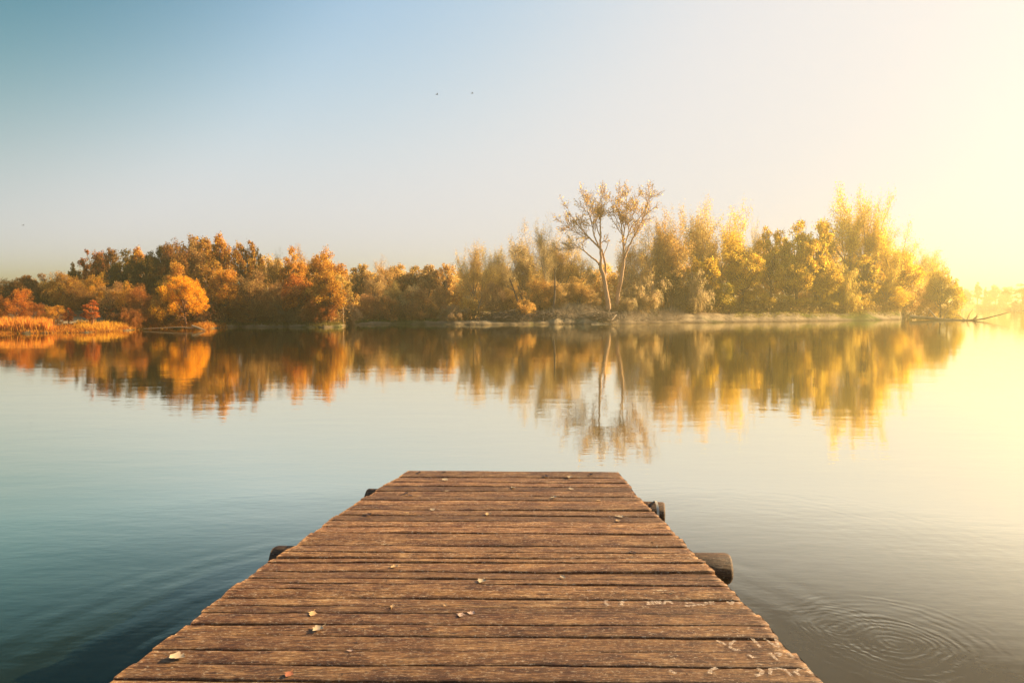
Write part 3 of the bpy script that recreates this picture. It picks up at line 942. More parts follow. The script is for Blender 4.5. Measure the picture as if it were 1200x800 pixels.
NAMES = {'low': ('autumn_tree', 'tree'), 'dense': ('autumn_tree', 'tree'), 'tall': ('tall_tree', 'tree'), 'gappy': ('autumn_tree', 'tree'), 'willow': ('willow_tree', 'tree'), 'dome': ('round_bush', 'bush'),
         'cone': ('conical_tree', 'tree'), 'sparse': ('sparse_tree', 'tree'), 'thin': ('slender_tree', 'tree'), 'shrub': ('shrub', 'shrub'), 'wispy': ('wispy_willow', 'willow'),
         'spiky': ('sapling', 'sapling')}
cnt = {}
def plant(kind, px, top, wpx, D, col, label, bark='brown', group=None, var=None, z=None):
    if kind == 'sparse': wpx *= 1.2; top -= 4
    vs_ = PROTO[kind]
    i = cnt.get(kind, 0); cnt[kind] = i + 1
    tm, cm, ptop, pw = vs_[(i if var is None else var) % len(vs_)]
    azp = math.degrees(math.atan2((px - 600) / F, 1.0))
    sy = float(shore_r(azp)) * math.cos(R(azp))
    if px < 1095: D = max(D, sy + (8.0 if px > 745 else 6.5 if px > 620 else (2.2 if px > 248 else 0.8)))
    p = at_depth(px, top, D)
    gz = float(ground_z(p[0], p[1])) if z is None else z
    gz = max(gz, -0.3)
    hgt = p[2] - gz
    sz = hgt / ptop
    wm = wpx / F * D
    sx = wm / pw
    nm, cat = NAMES[kind]
    e = bpy.data.objects.new(nm, None); COL.objects.link(e)
    e.location = (p[0], p[1], gz)
    e.rotation_euler = (0, 0, random.uniform(0, 6.28))
    e.scale = (sx, sx, sz)
    tag(e, label, cat, group)
    if i < len(vs_) and tm.materials.__len__() == 0:
        tm.materials.append(M_BARK); cm.materials.append(M_LEAF)
    elif len(tm.materials) == 0:
        tm.materials.append(M_BARK); cm.materials.append(M_LEAF)
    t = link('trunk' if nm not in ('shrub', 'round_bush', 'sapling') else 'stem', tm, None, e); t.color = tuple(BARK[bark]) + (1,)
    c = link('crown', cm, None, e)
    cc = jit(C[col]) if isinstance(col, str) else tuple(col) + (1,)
    if 820 < px < 1125 and isinstance(col, str):      # yellow glow over this end of the wood, painted into the leaf colour
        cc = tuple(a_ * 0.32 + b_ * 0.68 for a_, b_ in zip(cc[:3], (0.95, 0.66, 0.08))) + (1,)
    elif 408 < px <= 820 and isinstance(col, str):    # paler gold here, light on the middle crowns put into the leaf colour
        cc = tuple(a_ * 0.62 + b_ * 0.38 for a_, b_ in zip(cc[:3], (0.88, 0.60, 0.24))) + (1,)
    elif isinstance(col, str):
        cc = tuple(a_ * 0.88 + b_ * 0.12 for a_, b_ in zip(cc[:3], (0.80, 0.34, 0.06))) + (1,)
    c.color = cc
    return e

T = plant
# kind, px, top, width px, depth, colour, label
TREES = [
 # far left, low wood behind the reeds
 ('dense', 8, 328, 34, 82, 'darkbrown', 'dark brown tree at the far left end of the wood behind the reeds', 'dark'),
 ('tall', 30, 323, 26, 84, 'brown', 'brown tree just right of the leftmost dark tree, behind the orange tree', 'dark'),
 ('gappy', 50, 321, 30, 86, 'tan', 'tan topped tree above the right shoulder of the orange tree', 'brown'),
 ('dense', 62, 330, 38, 78, 'darkbrown', 'dark brown tree filling the gap behind the golden bush', 'dark'),
 ('willow', 76, 320, 44, 76, 'ochre', 'ochre round topped tree below the small dark pointed tree', 'brown'),
 ('cone', 86, 309, 18, 88, 'darkolive', 'small dark pointed tree poking out left of the tall wood', 'dark'),
 ('willow', 98, 332, 40, 73, 'brown', 'shaded brown tree behind the bright red sapling', 'dark'),
 ('willow', 112, 321, 30, 75, 'gold', 'golden crowned willow right above the red sapling', 'brown'),
 ('willow', 130, 331, 34, 72, 'tan', 'tan willow with pale top, third along behind the spit', 'brown'),
 ('willow', 150, 331, 30, 71, 'gold', 'yellow tipped willow left of the rust coloured willow', 'brown'),
 ('willow', 163, 334, 34, 70, 'rust', 'rust coloured willow with twin tops behind the spit', 'orange'),
 ('dense', 182, 338, 30, 74, 'darkbrown', 'dark brown low tree directly left behind the golden tree', 'dark'),
 # tall group
 ('gappy', 112, 294, 30, 86, 'rust', 'reddish thin crowned tall tree at the left end of the tall wood', 'brown'),
 ('gappy', 127, 291, 34, 84, 'brown', 'brown gappy tall tree with sky showing through its crown', 'dark'),
 ('gappy', 146, 293, 34, 82, 'olive', 'olive gappy tall tree, second of the tall group from its left end', 'dark'),
 ('tall', 160, 291, 26, 86, 'gold', 'golden topped tree between the olive and the dark olive trees', 'brown'),
 ('dense', 168, 300, 36, 80, 'darkolive', 'dark olive tree above the twin topped rust willow', 'dark'),
 ('tall', 182, 289, 30, 84, 'darkolive', 'near black green tree left of the highest brown crown', 'dark'),
 ('dense', 204, 284, 40, 82, 'brown', 'broad brown tree behind and above the golden tree, left shoulder', 'brown'),
 ('dense', 222, 277, 42, 84, 'tan', 'tall light brown tree rising straight above the golden tree', 'brown'),
 ('tall', 238, 279, 36, 86, 'ochre', 'ochre tall tree, part of the highest crowns on the left', 'brown'),
 ('tall', 256, 276, 30, 80, 'gold', 'tallest golden brown tree right of the golden tree at the water', 'brown'),
 ('dense', 210, 308, 40, 78, 'gold', 'golden lower crown between the brown tall trees and the golden tree', 'brown'),
 ('tall', 245, 306, 34, 76, 'ochre', 'ochre tree with a pale trunk just right of the golden tree', 'pale'),
 ('dense', 262, 315, 34, 74, 'gold', 'gold tree leaning over the dark inlet right of the golden tree', 'brown'),
 ('gappy', 288, 284, 36, 82, 'ochre', 'round topped gold and brown tree at the end of the tall wood', 'dark'),
 ('gappy', 300, 292, 24, 84, 'olive', 'small olive crown under the round topped gold tree right edge', 'dark'),
 ('willow', 292, 318, 46, 74, 'tan', 'tan willow with feathery top in front of the round topped tree', 'brown'),
 ('willow', 268, 345, 42, 72, 'brown', 'dark brown bushy willow right of the golden tree at the inlet', 'dark'),
 # behind the inlet
 ('thin', 322, 294, 30, 84, 'darkolive', 'dark open tree with spreading bare limbs left of the gold wall', 'dark'),
 ('gappy', 342, 290, 34, 82, 'gold', 'gold tree right of the dark open tree with bare limbs', 'brown'),
 ('sparse', 358, 293, 36, 84, 'gold', 'thin gold tree between two fuller gold trees', 'brown'),
 ('dense', 380, 293, 42, 80, 'gold', 'full rounded gold tree at the right end of the gold wall', 'brown'),
 ('dense', 350, 322, 44, 75, 'orange', 'orange brown tree in front of the thin gold tree', 'brown'),
 ('dense', 385, 318, 44, 74, 'gold', 'bright gold tree reaching down to the bank point', 'brown'),
 ('gappy', 401, 322, 26, 73, 'palegold', 'pale straw coloured tree over the bank point', 'pale'),
 ('willow', 325, 330, 44, 73, 'tan', 'tan willow left of the orange brown tree on the bank', 'brown'),
 ('dome', 300, 356, 44, 72.5, 'brown', 'low brown bush on the bank below the feathery tan willow', 'dark'),
 ('shrub', 338, 352, 40, 72.5, 'greyish', 'greyish shrub below the orange brown tree at the bank', 'grey'),
 ('shrub', 372, 350, 34, 72, 'rust', 'rust coloured shrub under the gold trees by the water', 'orange'),
 ('wispy', 404, 352, 36, 73, 'greyish', 'grey twiggy shrub on the very tip of the bank point', 'grey'),
 # middle low wood
 ('tall', 424, 310, 28, 96, 'ochre', 'ochre tree just right of the bank point, left end of the low wood', 'brown'),
 ('thin', 445, 301, 34, 94, 'gold', 'spiky topped gold tree standing out of the low wood', 'brown'),
 ('willow', 438, 322, 34, 90, 'tan', 'tan bushy tree before the spiky topped gold tree', 'brown'),
 ('tall', 466, 310, 28, 98, 'gold', 'gold tree in the low wood, right of the spiky topped one', 'brown'),
 ('willow', 462, 330, 32, 88, 'olive', 'olive tinted bushy tree in the middle of the low wood', 'brown'),
 ('tall', 484, 312, 28, 98, 'ochre', 'ochre tree in the low wood above the green grass strip', 'brown'),
 ('willow', 484, 334, 34, 88, 'pale', 'pale grey gold willow above the green grass strip', 'grey'),
 ('tall', 502, 311, 28, 97, 'tan', 'tan tree in the low wood left of the gold fringe', 'brown'),
 ('gappy', 520, 309, 30, 97, 'gold', 'gold tree beside the pale sparse tree with leaning trunks', 'brown'),
 ('dome', 430, 345, 36, 86, 'rust', 'rust bush at the left end of the green grass strip', 'orange'),
 ('dome', 458, 347, 30, 86, 'orange', 'orange bush behind the green grass strip', 'orange'),
 ('dome', 495, 338, 40, 86, 'rust', 'wide red brown bush right above the green grass strip', 'orange'),
 ('dome', 517, 335, 30, 87, 'rust', 'red brown bush touching the pale sparse tree', 'orange'),
 ('wispy', 530, 358, 38, 84.5, 'pink', 'pinkish grey twiggy bush on the bank left of the leaning trunks', 'grey'),
 # pale sparse trees
 ('sparse', 552, 289, 46, 90, 'palegold', 'pale gold sparse tree with leaning trunks, left of the open wood', 'pale'),
 ('sparse', 560, 300, 36, 88, 'palegold', 'pale yellow sparse tree right behind the one with leaning trunks', 'pale'),
 ('dome', 546, 350, 24, 86, 'yellow', 'bright yellow bush at the foot of the pale gold sparse tree', 'pale'),
 ('sparse', 590, 298, 38, 92, 'pale', 'pale straw sparse tree midway to the slender tall tree', 'pale'),
 ('sparse', 608, 290, 40, 94, 'palegold', 'sparse tree with dark dotted top left of the slender tall tree', 'grey'),
 ('willow', 578, 332, 30, 87, 'pink', 'pinkish bush of fine twigs between pale sparse trees', 'grey'),
 ('willow', 600, 330, 34, 88, 'ochre', 'ochre bushy tree below the dark dotted top', 'brown'),
 ('thin', 640, 253, 38, 90, 'pale', 'slender tall tree with thin trunk left of the two great bare trees', 'grey'),
 ('sparse', 656, 292, 34, 96, 'palegold', 'pale tree under the left limb of the great bare tree', 'pale'),
 ('dome', 615, 350, 30, 86, 'gold', 'glowing orange bush at the bank behind two leaning stems', 'orange'),
 ('willow', 632, 325, 34, 90, 'gold', 'gold bushy tree at the foot of the slender tall tree', 'brown'),
 ('willow', 655, 328, 34, 90, 'tan', 'tan bushy tree left of the great bare trees', 'brown'),
 ('willow', 680, 325, 34, 92, 'ochre', 'ochre bushy tree right behind the first great bare trunk', 'brown'),
 ('dome', 692, 340, 30, 88, 'tan', 'tan bush at the foot of the first great bare tree', 'grey'),
 ('willow', 745, 318, 34, 98, 'gold', 'gold bushy tree behind the second great bare trunk', 'brown'),
 ('sparse', 626, 266, 46, 95, 'pale', 'airy pale tree behind the slender tall tree, broader than it', 'grey'),
 ('sparse', 655, 278, 44, 97, 'palegold', 'airy gold crown filling the gap left of the first great bare tree', 'grey'),
 ('sparse', 676, 298, 40, 98, 'palegold', 'low airy gold crown right behind the forked great bare trunk', 'pale'),
 ('sparse', 576, 292, 40, 93, 'palegold', 'airy straw coloured tree between the leaning trunks and the dotted tops', 'pale'),
 ('sparse', 748, 272, 40, 98, 'palegold', 'airy gold crown touching the right side of the straight great bare tree', 'pale'),
 ('thin', 782, 246, 40, 101, 'pale', 'pale open crown with upright branches left of the tall gold crowns', 'pale'),
 # right of the bare trees
 ('wispy', 752, 318, 52, 92, 'pale', 'whitish arching willow right of the second great bare trunk', 'pale'),
 ('wispy', 728, 340, 40, 89, 'pale', 'whitish drooping willow between the two great bare trunks', 'pale'),
 ('wispy', 808, 318, 54, 93, 'pale', 'whitish feathery willow over the leaning dark stems', 'pale'),
 ('sparse', 770, 262, 42, 100, 'palegold', 'thin gold tree just right of the great bare pair', 'pale'),
 ('sparse', 792, 250, 48, 100, 'gold', 'gold sparse tree, left of the two tall gold crowns', 'pale'),
 ('sparse', 815, 243, 48, 102, 'palegold', 'pale tall sparse tree, higher left one of the gold crowns', 'pale'),
 ('sparse', 842, 238, 52, 104, 'gold', 'tall gold sparse tree in the middle of the right wood', 'pale'),
 ('sparse', 862, 248, 40, 106, 'palegold', 'pale gold sparse tree right of the tall gold one', 'pale'),
 ('gappy', 788, 300, 40, 98, 'ochre', 'ochre tree behind the whitish feathery willow', 'brown'),
 ('gappy', 824, 302, 40, 99, 'gold', 'gold tree behind the dark olive bush', 'brown'),
 ('thin', 886, 256, 26, 108, 'gold', 'narrow gold tree left of the pointed olive crown', 'brown'),
 ('gappy', 905, 266, 34, 106, 'ochre', 'pointed olive gold crown in the right wood', 'brown'),
 ('dense', 872, 290, 50, 102, 'ochre', 'wide ochre tree below the narrow gold tree', 'brown'),
 ('dome', 846, 332, 48, 98, 'olive', 'dark olive bush at the top of the sandy bank', 'dark'),
 ('dome', 886, 338, 42, 99, 'orange', 'orange bush right of the dark olive one above the sand', 'orange'),
 ('gappy', 935, 262, 44, 106, 'gold', 'full olive gold crown left of the tallest gold tree', 'brown'),
 ('gappy', 958, 258, 46, 108, 'ochre', 'second full olive gold crown left of the tallest gold tree', 'brown'),
 ('dense', 925, 298, 46, 103, 'gold', 'gold tree under the two full olive gold crowns', 'brown'),
 ('dense', 962, 305, 44, 103, 'ochre', 'ochre tree behind the upright pale trunk', 'pale'),
 ('wispy', 985, 310, 46, 101, 'pale', 'whitish arching willow in front of the right wood', 'pale'),
 ('dome', 925, 345, 36, 100, 'tan', 'tan bush above the sandy bank, middle of the right wood', 'brown'),
 ('dome', 962, 347, 36, 100, 'ochre', 'ochre bush above the sandy bank, right of the tan one', 'brown'),
 ('sparse', 1000, 221, 62, 112, 'palegold', 'tallest sparse gold tree of the right wood', 'pale'),
 ('sparse', 1022, 229, 60, 114, 'gold', 'tall sparse gold tree leaning right of the tallest one', 'pale'),
 ('sparse', 1045, 252, 50, 112, 'palegold', 'thin pale crown stepping down from the tallest gold tree', 'pale'),
 ('thin', 1082, 288, 48, 114, 'gold', 'low sparse tree with spreading tips near the end of the wood', 'brown'),
 ('gappy', 1012, 296, 46, 108, 'gold', 'gold tree under the tallest sparse one', 'brown'),
 ('dense', 1055, 296, 48, 110, 'yellow', 'bright yellow tree near the right end of the wood', 'brown'),
 ('dense', 1085, 308, 40, 112, 'yellow', 'yellow tree at the right shoulder of the wood', 'brown'),
 ('willow', 1040, 330, 46, 106, 'yellow', 'bright yellow bushy tree over the grassy end of the bank', 'pale'),
 ('willow', 1078, 328, 46, 108, 'yellow', 'yellow drooping willow at the tip of the bank', 'pale'),
 ('dense', 1104, 314, 34, 122, 'olive', 'olive tree stepping down behind the yellow willow', 'dark'),
 ('dome', 1112, 332, 42, 125, 'olive', 'rounded olive bush at the very end of the wood', 'dark'),
 ('dome', 1000, 342, 40, 104, 'gold', 'gold bush left of the bright yellow bushy tree', 'brown'),
 # left front
 ('dome', 20, 339, 38, 66, 'orange', 'big orange round tree behind the reeds at the left', 'orange'),
 ('dome', 40, 355, 20, 65, 'rust', 'smaller orange round bush beside the big orange tree', 'orange'),
 ('dome', 2, 352, 18, 66, 'rust', 'rust bush cut by the left border of the view', 'orange'),
 ('dome', 66, 358, 28, 60.5, 'gold', 'golden bush right of the reeds at the water', 'orange'),
 ('spiky', 80, 361, 12, 60.5, 'red', 'small red sapling beside the golden bush', 'orange'),
 ('spiky', 107, 352, 18, 61, 'red', 'bright red orange sapling standing alone on the grass', 'orange'),
 ('wispy', 152, 358, 34, 65.5, 'rust', 'reddish twiggy bush on the spit, left one', 'orange'),
 ('wispy', 172, 360, 30, 65.5, 'rust', 'reddish twiggy bush on the spit, next to the bare sand', 'orange'),
 ('dome', 200, 365, 22, 67, 'brown', 'low brown bush on the spit left of the golden tree', 'dark'),
]
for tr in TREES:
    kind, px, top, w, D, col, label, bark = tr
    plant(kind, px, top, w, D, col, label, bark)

# the golden tree over the spit: broad, lobed, on a short twisted stem
gt = make_dense(203, h=10, w=13.5, base=-0.06, ncl=46, crf=(0.09, 0.15), nleaf=26000, leaf=0.115, feather=True, lumpy=1.1)
PROTO['golden'] = [gt + extents(gt[1])]
NAMES['golden'] = ('golden_tree', 'tree')
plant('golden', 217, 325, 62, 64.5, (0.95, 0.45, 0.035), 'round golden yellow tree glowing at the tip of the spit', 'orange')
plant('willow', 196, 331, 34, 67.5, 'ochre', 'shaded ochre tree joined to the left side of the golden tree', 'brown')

# ---- the two great bare trees: limbs laid out after the photograph, each limb at its own depth
def great_tree(name, label, basepx, D, limbs, seed):
    g = np.random.default_rng(seed)
    origin = at_depth(basepx[0], basepx[1], D)
    gz = float(ground_z(origin[0], D))
    k = D / F
    tubes, anch = [], []
    P = dict(wander=0.11, up=[0.02, 0.05, 0.03, 0.0], n=[0, 5, 4, 3], start=[0.2, 0.2, 0.2, 0.2], ang=[38, 38, 42, 45],
             lr=[0.6, 0.62, 0.6, 0.6], lead=[0.5, 0.55, 0.55, 0.5], rr=0.58, rmin=0.02)
    for pts, r0, r1, y0, y1, sub in limbs:
        # pts in crop pixels of the enlarged photograph
        q = np.array([((620 + x / 4.211) - basepx[0], 210 + y / 4.211) for x, y in pts])
        n = len(q)
        X = q[:, 0] * k
        Z = np.array([at_depth(basepx[0], yy, D)[2] for yy in q[:, 1]]) - gz
        Yo = np.linspace(y0, y1, n) + 0.12 * g.normal(size=n)
        W = np.stack([X, Yo, Z], -1)
        # smooth
        t = np.linspace(0, n - 1, (n - 1) * 4 + 1)
        W = np.stack([np.interp(t, np.arange(n), W[:, c]) for c in range(3)], -1)
        W[1:-1] = (W[:-2] + W[1:-1] * 2 + W[2:]) / 4
        W[1:-1] += 0.03 * g.normal(size=W[1:-1].shape)
        rad = np.linspace(r0, r1, len(W)) * 0.82
        tubes.append((W, rad, 9))
        if sub > 0:
            m = len(W)
            for b_ in range(sub):
                tt = g.uniform(0.25, 1.0); i = min(int(tt * (m - 1)), m - 2)
                d = norm(W[i + 1] - W[i]); az = g.uniform(0, 6.28)
                u = norm(np.cross(d, [0, 1, 0.1])); w_ = np.cross(d, u)
                an = R(g.uniform(25, 55))
                cd = norm(math.cos(an) * d + math.sin(an) * (math.cos(az) * u + math.sin(az) * w_) + [0, 0, 0.15])
                L = g.uniform(1.0, 2.2) * (1.1 - 0.4 * tt)
                grow(g, W[i], cd, L, rad[i] * 0.5 + 0.012, 1, 3, P, tubes, anch, (7, 5, 4, 3, 3, 3))
            grow(g, W[-1], norm(W[-1] - W[-3]), 1.5, rad[-1], 1, 3, P, tubes, anch, (7, 5, 4, 3, 3, 3))
    e = bpy.data.objects.new('bare_tree', None); COL.objects.link(e)
    e.location = (origin[0], D, gz)
    tag(e, label, 'tree', 'great bare trees')
    tm = tubes_mesh('trunk', tubes); tm.materials.append(M_BARK)
    t = link('trunk', tm, None, e); t.color = (0.50, 0.31, 0.16, 1)
    anch = [a_ for a_ in anch]
    cm = leaves_from_anchors(g, 'crown', anch, 1, 0.22, 0.085, 0.7, 0.26)
    cm.materials.append(M_LEAF)
    c = link('crown', cm, None, e); c.color = (0.92, 0.62, 0.20, 1)
LT = [
 ([(392, 640), (388, 600), (378, 540), (368, 480), (352, 430)], 0.42, 0.30, 0, 0, 0),
 ([(352, 430), (325, 400), (300, 382), (265, 355), (238, 340)], 0.17, 0.07, 0, -1.2, 2),
 ([(238, 340), (205, 345), (170, 350)], 0.06, 0.03, -1.2, -1.5, 4),
 ([(352, 430), (354, 390), (352, 340), (350, 300), (352, 250), (354, 200), (350, 150), (352, 100)], 0.24, 0.04, 0, 0.8, 12),
 ([(374, 500), (380, 440), (368, 380), (360, 345)], 0.22, 0.14, 0.3, 0.6, 0),
 ([(368, 372), (382, 345), (392, 310)], 0.08, 0.05, 0.4, 0.9, 0),
 ([(352, 345), (325, 315), (292, 282), (265, 250), (240, 215), (205, 160)], 0.17, 0.03, 0, 1.5, 10),
 ([(340, 330), (318, 280), (305, 230), (288, 180), (272, 130)], 0.13, 0.03, 0, -1.5, 9),
 ([(352, 290), (335, 235), (325, 180), (318, 120)], 0.10, 0.03, 0.3, 1.9, 7),
 ([(300, 290), (260, 275), (225, 250), (190, 220)], 0.07, 0.025, 0.5, 2.2, 6),
]
RT = [
 ([(432, 640), (440, 560), (450, 500), (460, 440), (465, 390)], 0.36, 0.27, 0, 0, 0),
 ([(465, 390), (463, 340), (458, 290), (450, 230), (440, 180), (430, 110)], 0.19, 0.035, 0, -0.8, 10),
 ([(468, 390), (488, 340), (508, 295), (535, 245), (560, 200), (580, 150), (592, 85)], 0.18, 0.035, 0, 1.0, 12),
 ([(464, 340), (482, 280), (500, 230), (540, 190), (570, 130)], 0.12, 0.03, 0, -1.5, 8),
 ([(460, 300), (472, 230), (482, 160), (486, 85)], 0.11, 0.03, 0, 1.4, 9),
 ([(455, 260), (435, 215), (415, 180), (405, 140)], 0.07, 0.025, 0, -0.6, 5),
 ([(475, 215), (500, 185), (522, 160), (530, 110)], 0.07, 0.025, 0.5, 1.6, 5),
]
great_tree('l', 'great nearly leafless tree with forked trunk, left of the bare pair', (714, 362), 89.5, LT, 5)
great_tree('r', 'great nearly leafless tree with straight trunk, right of the bare pair', (725, 360), 91.5, RT, 6)

# ---- far bank trees at the right, 400 m away
FB = [
 ('dense', 1128, 336, 14, 405, 'tan', 'tan round tree on the far bank, first right of the wood end'),
 ('cone', 1146, 331, 11, 410, 'olive', 'pointed tree on the far bank standing above the others'),
 ('low', 1137, 341, 12, 400, 'ochre', 'low ochre tree left of the pointed far bank tree'),
 ('cone', 1155, 337, 7, 412, 'olive', 'small pointed tree just right of the highest far bank tree'),
 ('dense', 1167, 334, 15, 405, 'tan', 'wide tan tree in the middle of the far bank row'),
 ('dense', 1180, 336, 14, 408, 'rust', 'rust tree on the far bank left of the dark nearer tree'),
 ('low', 1160, 345, 18, 396, 'gold', 'low gold bush line tree at the far water edge'),
 ('low', 1177, 347, 16, 396, 'ochre', 'low ochre tree at the far water edge beside the dark tree'),
 ('low', 1200, 333, 32, 300, 'darkolive', 'dark green rounded tree at the right border of the view'),
 ('low', 1222, 328, 34, 305, 'olive', 'olive tree beyond the right border behind the dark green one'),
]
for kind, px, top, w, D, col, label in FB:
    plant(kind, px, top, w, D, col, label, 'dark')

# ---- woodland behind the front trees: one mass, leaf clumps through a real depth
def woodland(xa, xb, nc, colour, label, seed):
    g = np.random.default_rng(seed)
    prof = [(-700, 330), (-300, 326), (-60, 330), (0, 336), (60, 336), (90, 328), (110, 312), (150, 305), (200, 298), (260, 296), (300, 305), (340, 312), (390, 312), (415, 322),
            (520, 320), (560, 316), (620, 314), (700, 314), (760, 308), (800, 294), (880, 286), (950, 282), (1030, 284), (1060, 296), (1090, 318), (1104, 345)]
    px_ = np.array([p[0] for p in prof]); py_ = np.array([p[1] for p in prof])
    cx = g.uniform(xa, xb, nc)
    P, N = [], []
    allT = []
    cols = []
    for i in range(nc):
        x = cx[i]
        tree = math.sin(x * 0.21) * 4 + math.sin(x * 0.53 + 1) * 4
        top = np.interp(x, px_, py_) + tree
        Dn = np.interp(x, [-700, 0, 400, 430, 700, 1100], [84, 88, 90, 104, 108, 124])
        D = Dn + g.uniform(0, 1) ** 1.5 * 9
        f = g.uniform(0, 1) ** 0.8
        z1 = at_depth(x, top, D)[2]
        p = at_depth(x, top, D)
        gz = max(float(ground_z(p[0], p[1])), 0)
        zc = gz + (z1 - gz) * (1 - f * 0.95) - 0.4
        r = g.uniform(0.7, 1.5)
        nl = 190
        dv = norm(g.normal(size=(nl, 3)))
        P.append(np.array([p[0], p[1], zc]) + dv * r * g.uniform(0.3, 1, (nl, 1)) * [1, 1, 1.15]); N.append(dv)
        allT.append(np.clip(g.uniform(0, 1, nl) * 0.6 + 0.4 * g.uniform(), 0, 1))
    P = np.concatenate(P); N = np.concatenate(N)
    me = leaves_mesh('woodland', P, N, 0.125, 0.7, None, g, np.concatenate(allT))
    o = link('woodland', me, M_LEAF); o.color = tuple(colour) + (1,)
    tag(o, label, 'woodland', kind='stuff')
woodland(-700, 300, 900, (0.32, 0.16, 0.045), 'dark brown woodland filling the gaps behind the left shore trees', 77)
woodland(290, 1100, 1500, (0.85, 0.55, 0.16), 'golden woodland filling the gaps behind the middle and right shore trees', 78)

def blades(name, pts, hts, col, label, cat, width=0.02, lean=0.25, per=1, seed=1, bend=0.3):
    g = np.random.default_rng(seed)
    P = np.repeat(pts, per, 0); n = len(P)
    P = P + np.stack([g.normal(size=n) * 0.12, g.normal(size=n) * 0.12, np.zeros(n)], -1)
    hh = np.repeat(hts, per) * g.uniform(0.55, 1.15, n)
    d = norm(np.stack([g.normal(size=n) * lean, g.normal(size=n) * lean, np.ones(n)], -1))
    s = norm(np.stack([g.normal(size=n), g.normal(size=n), np.zeros(n)], -1)) * width
    b_ = d * hh[:, None]
    mid = P + b_ * 0.55
    tip = P + b_ + np.stack([d[:, 0], d[:, 1], np.zeros(n)], -1) * hh[:, None] * bend
    V = np.stack([P - s, P + s, mid + s * 0.8, tip + s * 0.1, tip - s * 0.1, mid - s * 0.8], 1).reshape(-1, 3)
    i = np.arange(n)[:, None] * 6
    Fq = np.concatenate([i + np.array([[0, 1, 2, 5]]), i + np.array([[5, 2, 3, 4]])])
    t = g.uniform(0, 1, n)
    me = mesh_np(name, V, Fq, False, np.concatenate([t, t]))
    o = link(name, me, M_LEAF); o.color = tuple(col) + (1,)
    tag(o, label, cat, kind='stuff')
    return o

def scatter(px0, px1, dmin, dmax, n, seed):
    """points behind the shoreline between two bearings, offset dmin..dmax metres inland"""
    g = np.random.default_rng(seed)
    px = g.uniform(px0, px1, n)
    az = np.degrees(np.arctan2((px - 600) / F, 1.0))
    r = shore_r(az) + g.uniform(dmin, dmax, n)
    a_ = np.radians(az)
    x = r * np.sin(a_); y = r * np.cos(a_)
    return np.stack([x, y, ground_z(x, y) - 0.03], -1)

p = scatter(-150, 60, 0.5, 3.2, 2300, 1)
blades('reeds', p, np.full(len(p), 0.80), (0.86, 0.37, 0.07), 'band of tall golden reeds at the left shore', 'reeds', 0.03, 0.12, 4, 2, 0.15)
p = np.concatenate([scatter(-200, 252, -0.25, 3.0, 5500, 3), scatter(222, 264, -0.2, 1.6, 500, 31)])
blades('grass', p, np.full(len(p), 0.28), (0.62, 0.25, 0.045), 'dry orange grass along the low left shore', 'grass', 0.02, 0.5, 4, 4)
p = scatter(90, 150, 0.6, 4.0, 500, 33)
blades('grass', p, np.full(len(p), 0.45), (0.80, 0.42, 0.06), 'taller yellow grass round the red sapling', 'grass', 0.02, 0.4, 4, 5)
p = scatter(405, 530, 1.5, 6.0, 1800, 5)
blades('grass', p, np.full(len(p), 0.35), (0.16, 0.19, 0.03), 'green grass strip on the bank below the low wood', 'grass', 0.025, 0.5, 5, 6)
p = scatter(245, 420, 0.4, 5.0, 1800, 7)
blades('grass', p, np.full(len(p), 0.35), (0.20, 0.15, 0.04), 'olive grass on the bank right of the golden tree', 'grass', 0.025, 0.5, 4, 8)
p = scatter(560, 1060, 5.5, 12.0, 6000, 9)
blades('grass', p, np.full(len(p), 0.42), (0.42, 0.28, 0.09), 'straw coloured grass on top of the sandy bank', 'grass', 0.03, 0.6, 4, 10)
p = scatter(860, 1062, 3.0, 7.0, 1300, 11)
blades('grass', p, np.full(len(p), 0.30), (0.26, 0.22, 0.05), 'thin green grass on the sandy bank at the right', 'grass', 0.025, 0.6, 3, 12)
p = scatter(1100, 1250, 1, 14.0, 1600, 13)
blades('reeds', p, np.full(len(p), 1.6), (0.60, 0.38, 0.14), 'pale reeds along the far water edge at the right', 'reeds', 0.12, 0.15, 4, 14, 0.15)

def twigs(name, px0, px1, d0, d1, n, h, col, label, seed, lean=0.9, leafcol=None):
    g = np.random.default_rng(seed)
    base = scatter(px0, px1, d0, d1, n, seed)
    tubes = []; A = []
    for p in base:
        for k in range(4):
            d = norm(np.array([g.normal() * lean, g.normal() * lean, 1]))
            L = h * g.uniform(0.4, 1.1)
            e = p + d * L + [0, 0, -0.2 * L * (1 - d[2])]
            m = p + d * L * 0.5 + g.normal(size=3) * 0.05
            tubes.append((np.array([p, m, e]), np.array([0.018, 0.012, 0.006]), 3))
            A.append(m); A.append(e)
    me = tubes_mesh(name, tubes); me.materials.append(M_BARK)
    o = link(name, me, None); o.color = tuple(col) + (1,)
    tag(o, label, 'undergrowth', kind='stuff')
    return np.array(A)
twigs('undergrowth', 610, 800, 1.2, 8, 1500, 1.0, (0.36, 0.28, 0.17), 'tangle of pale dry twigs on the raised bank under the bare trees', 21)
A = twigs('undergrowth', 250, 560, 2.5, 12, 1300, 1.3, (0.20, 0.12, 0.06), 'brown bare undergrowth at the foot of the middle wood', 22)
A2 = twigs('undergrowth', 800, 1070, 6, 14, 1200, 1.3, (0.26, 0.18, 0.09), 'brown undergrowth at the foot of the right wood', 23)
A3 = twigs('undergrowth', 130, 250, 3.5, 12, 500, 1.4, (0.10, 0.05, 0.03), 'dark bare undergrowth behind the spit', 24)
g = np.random.default_rng(5)
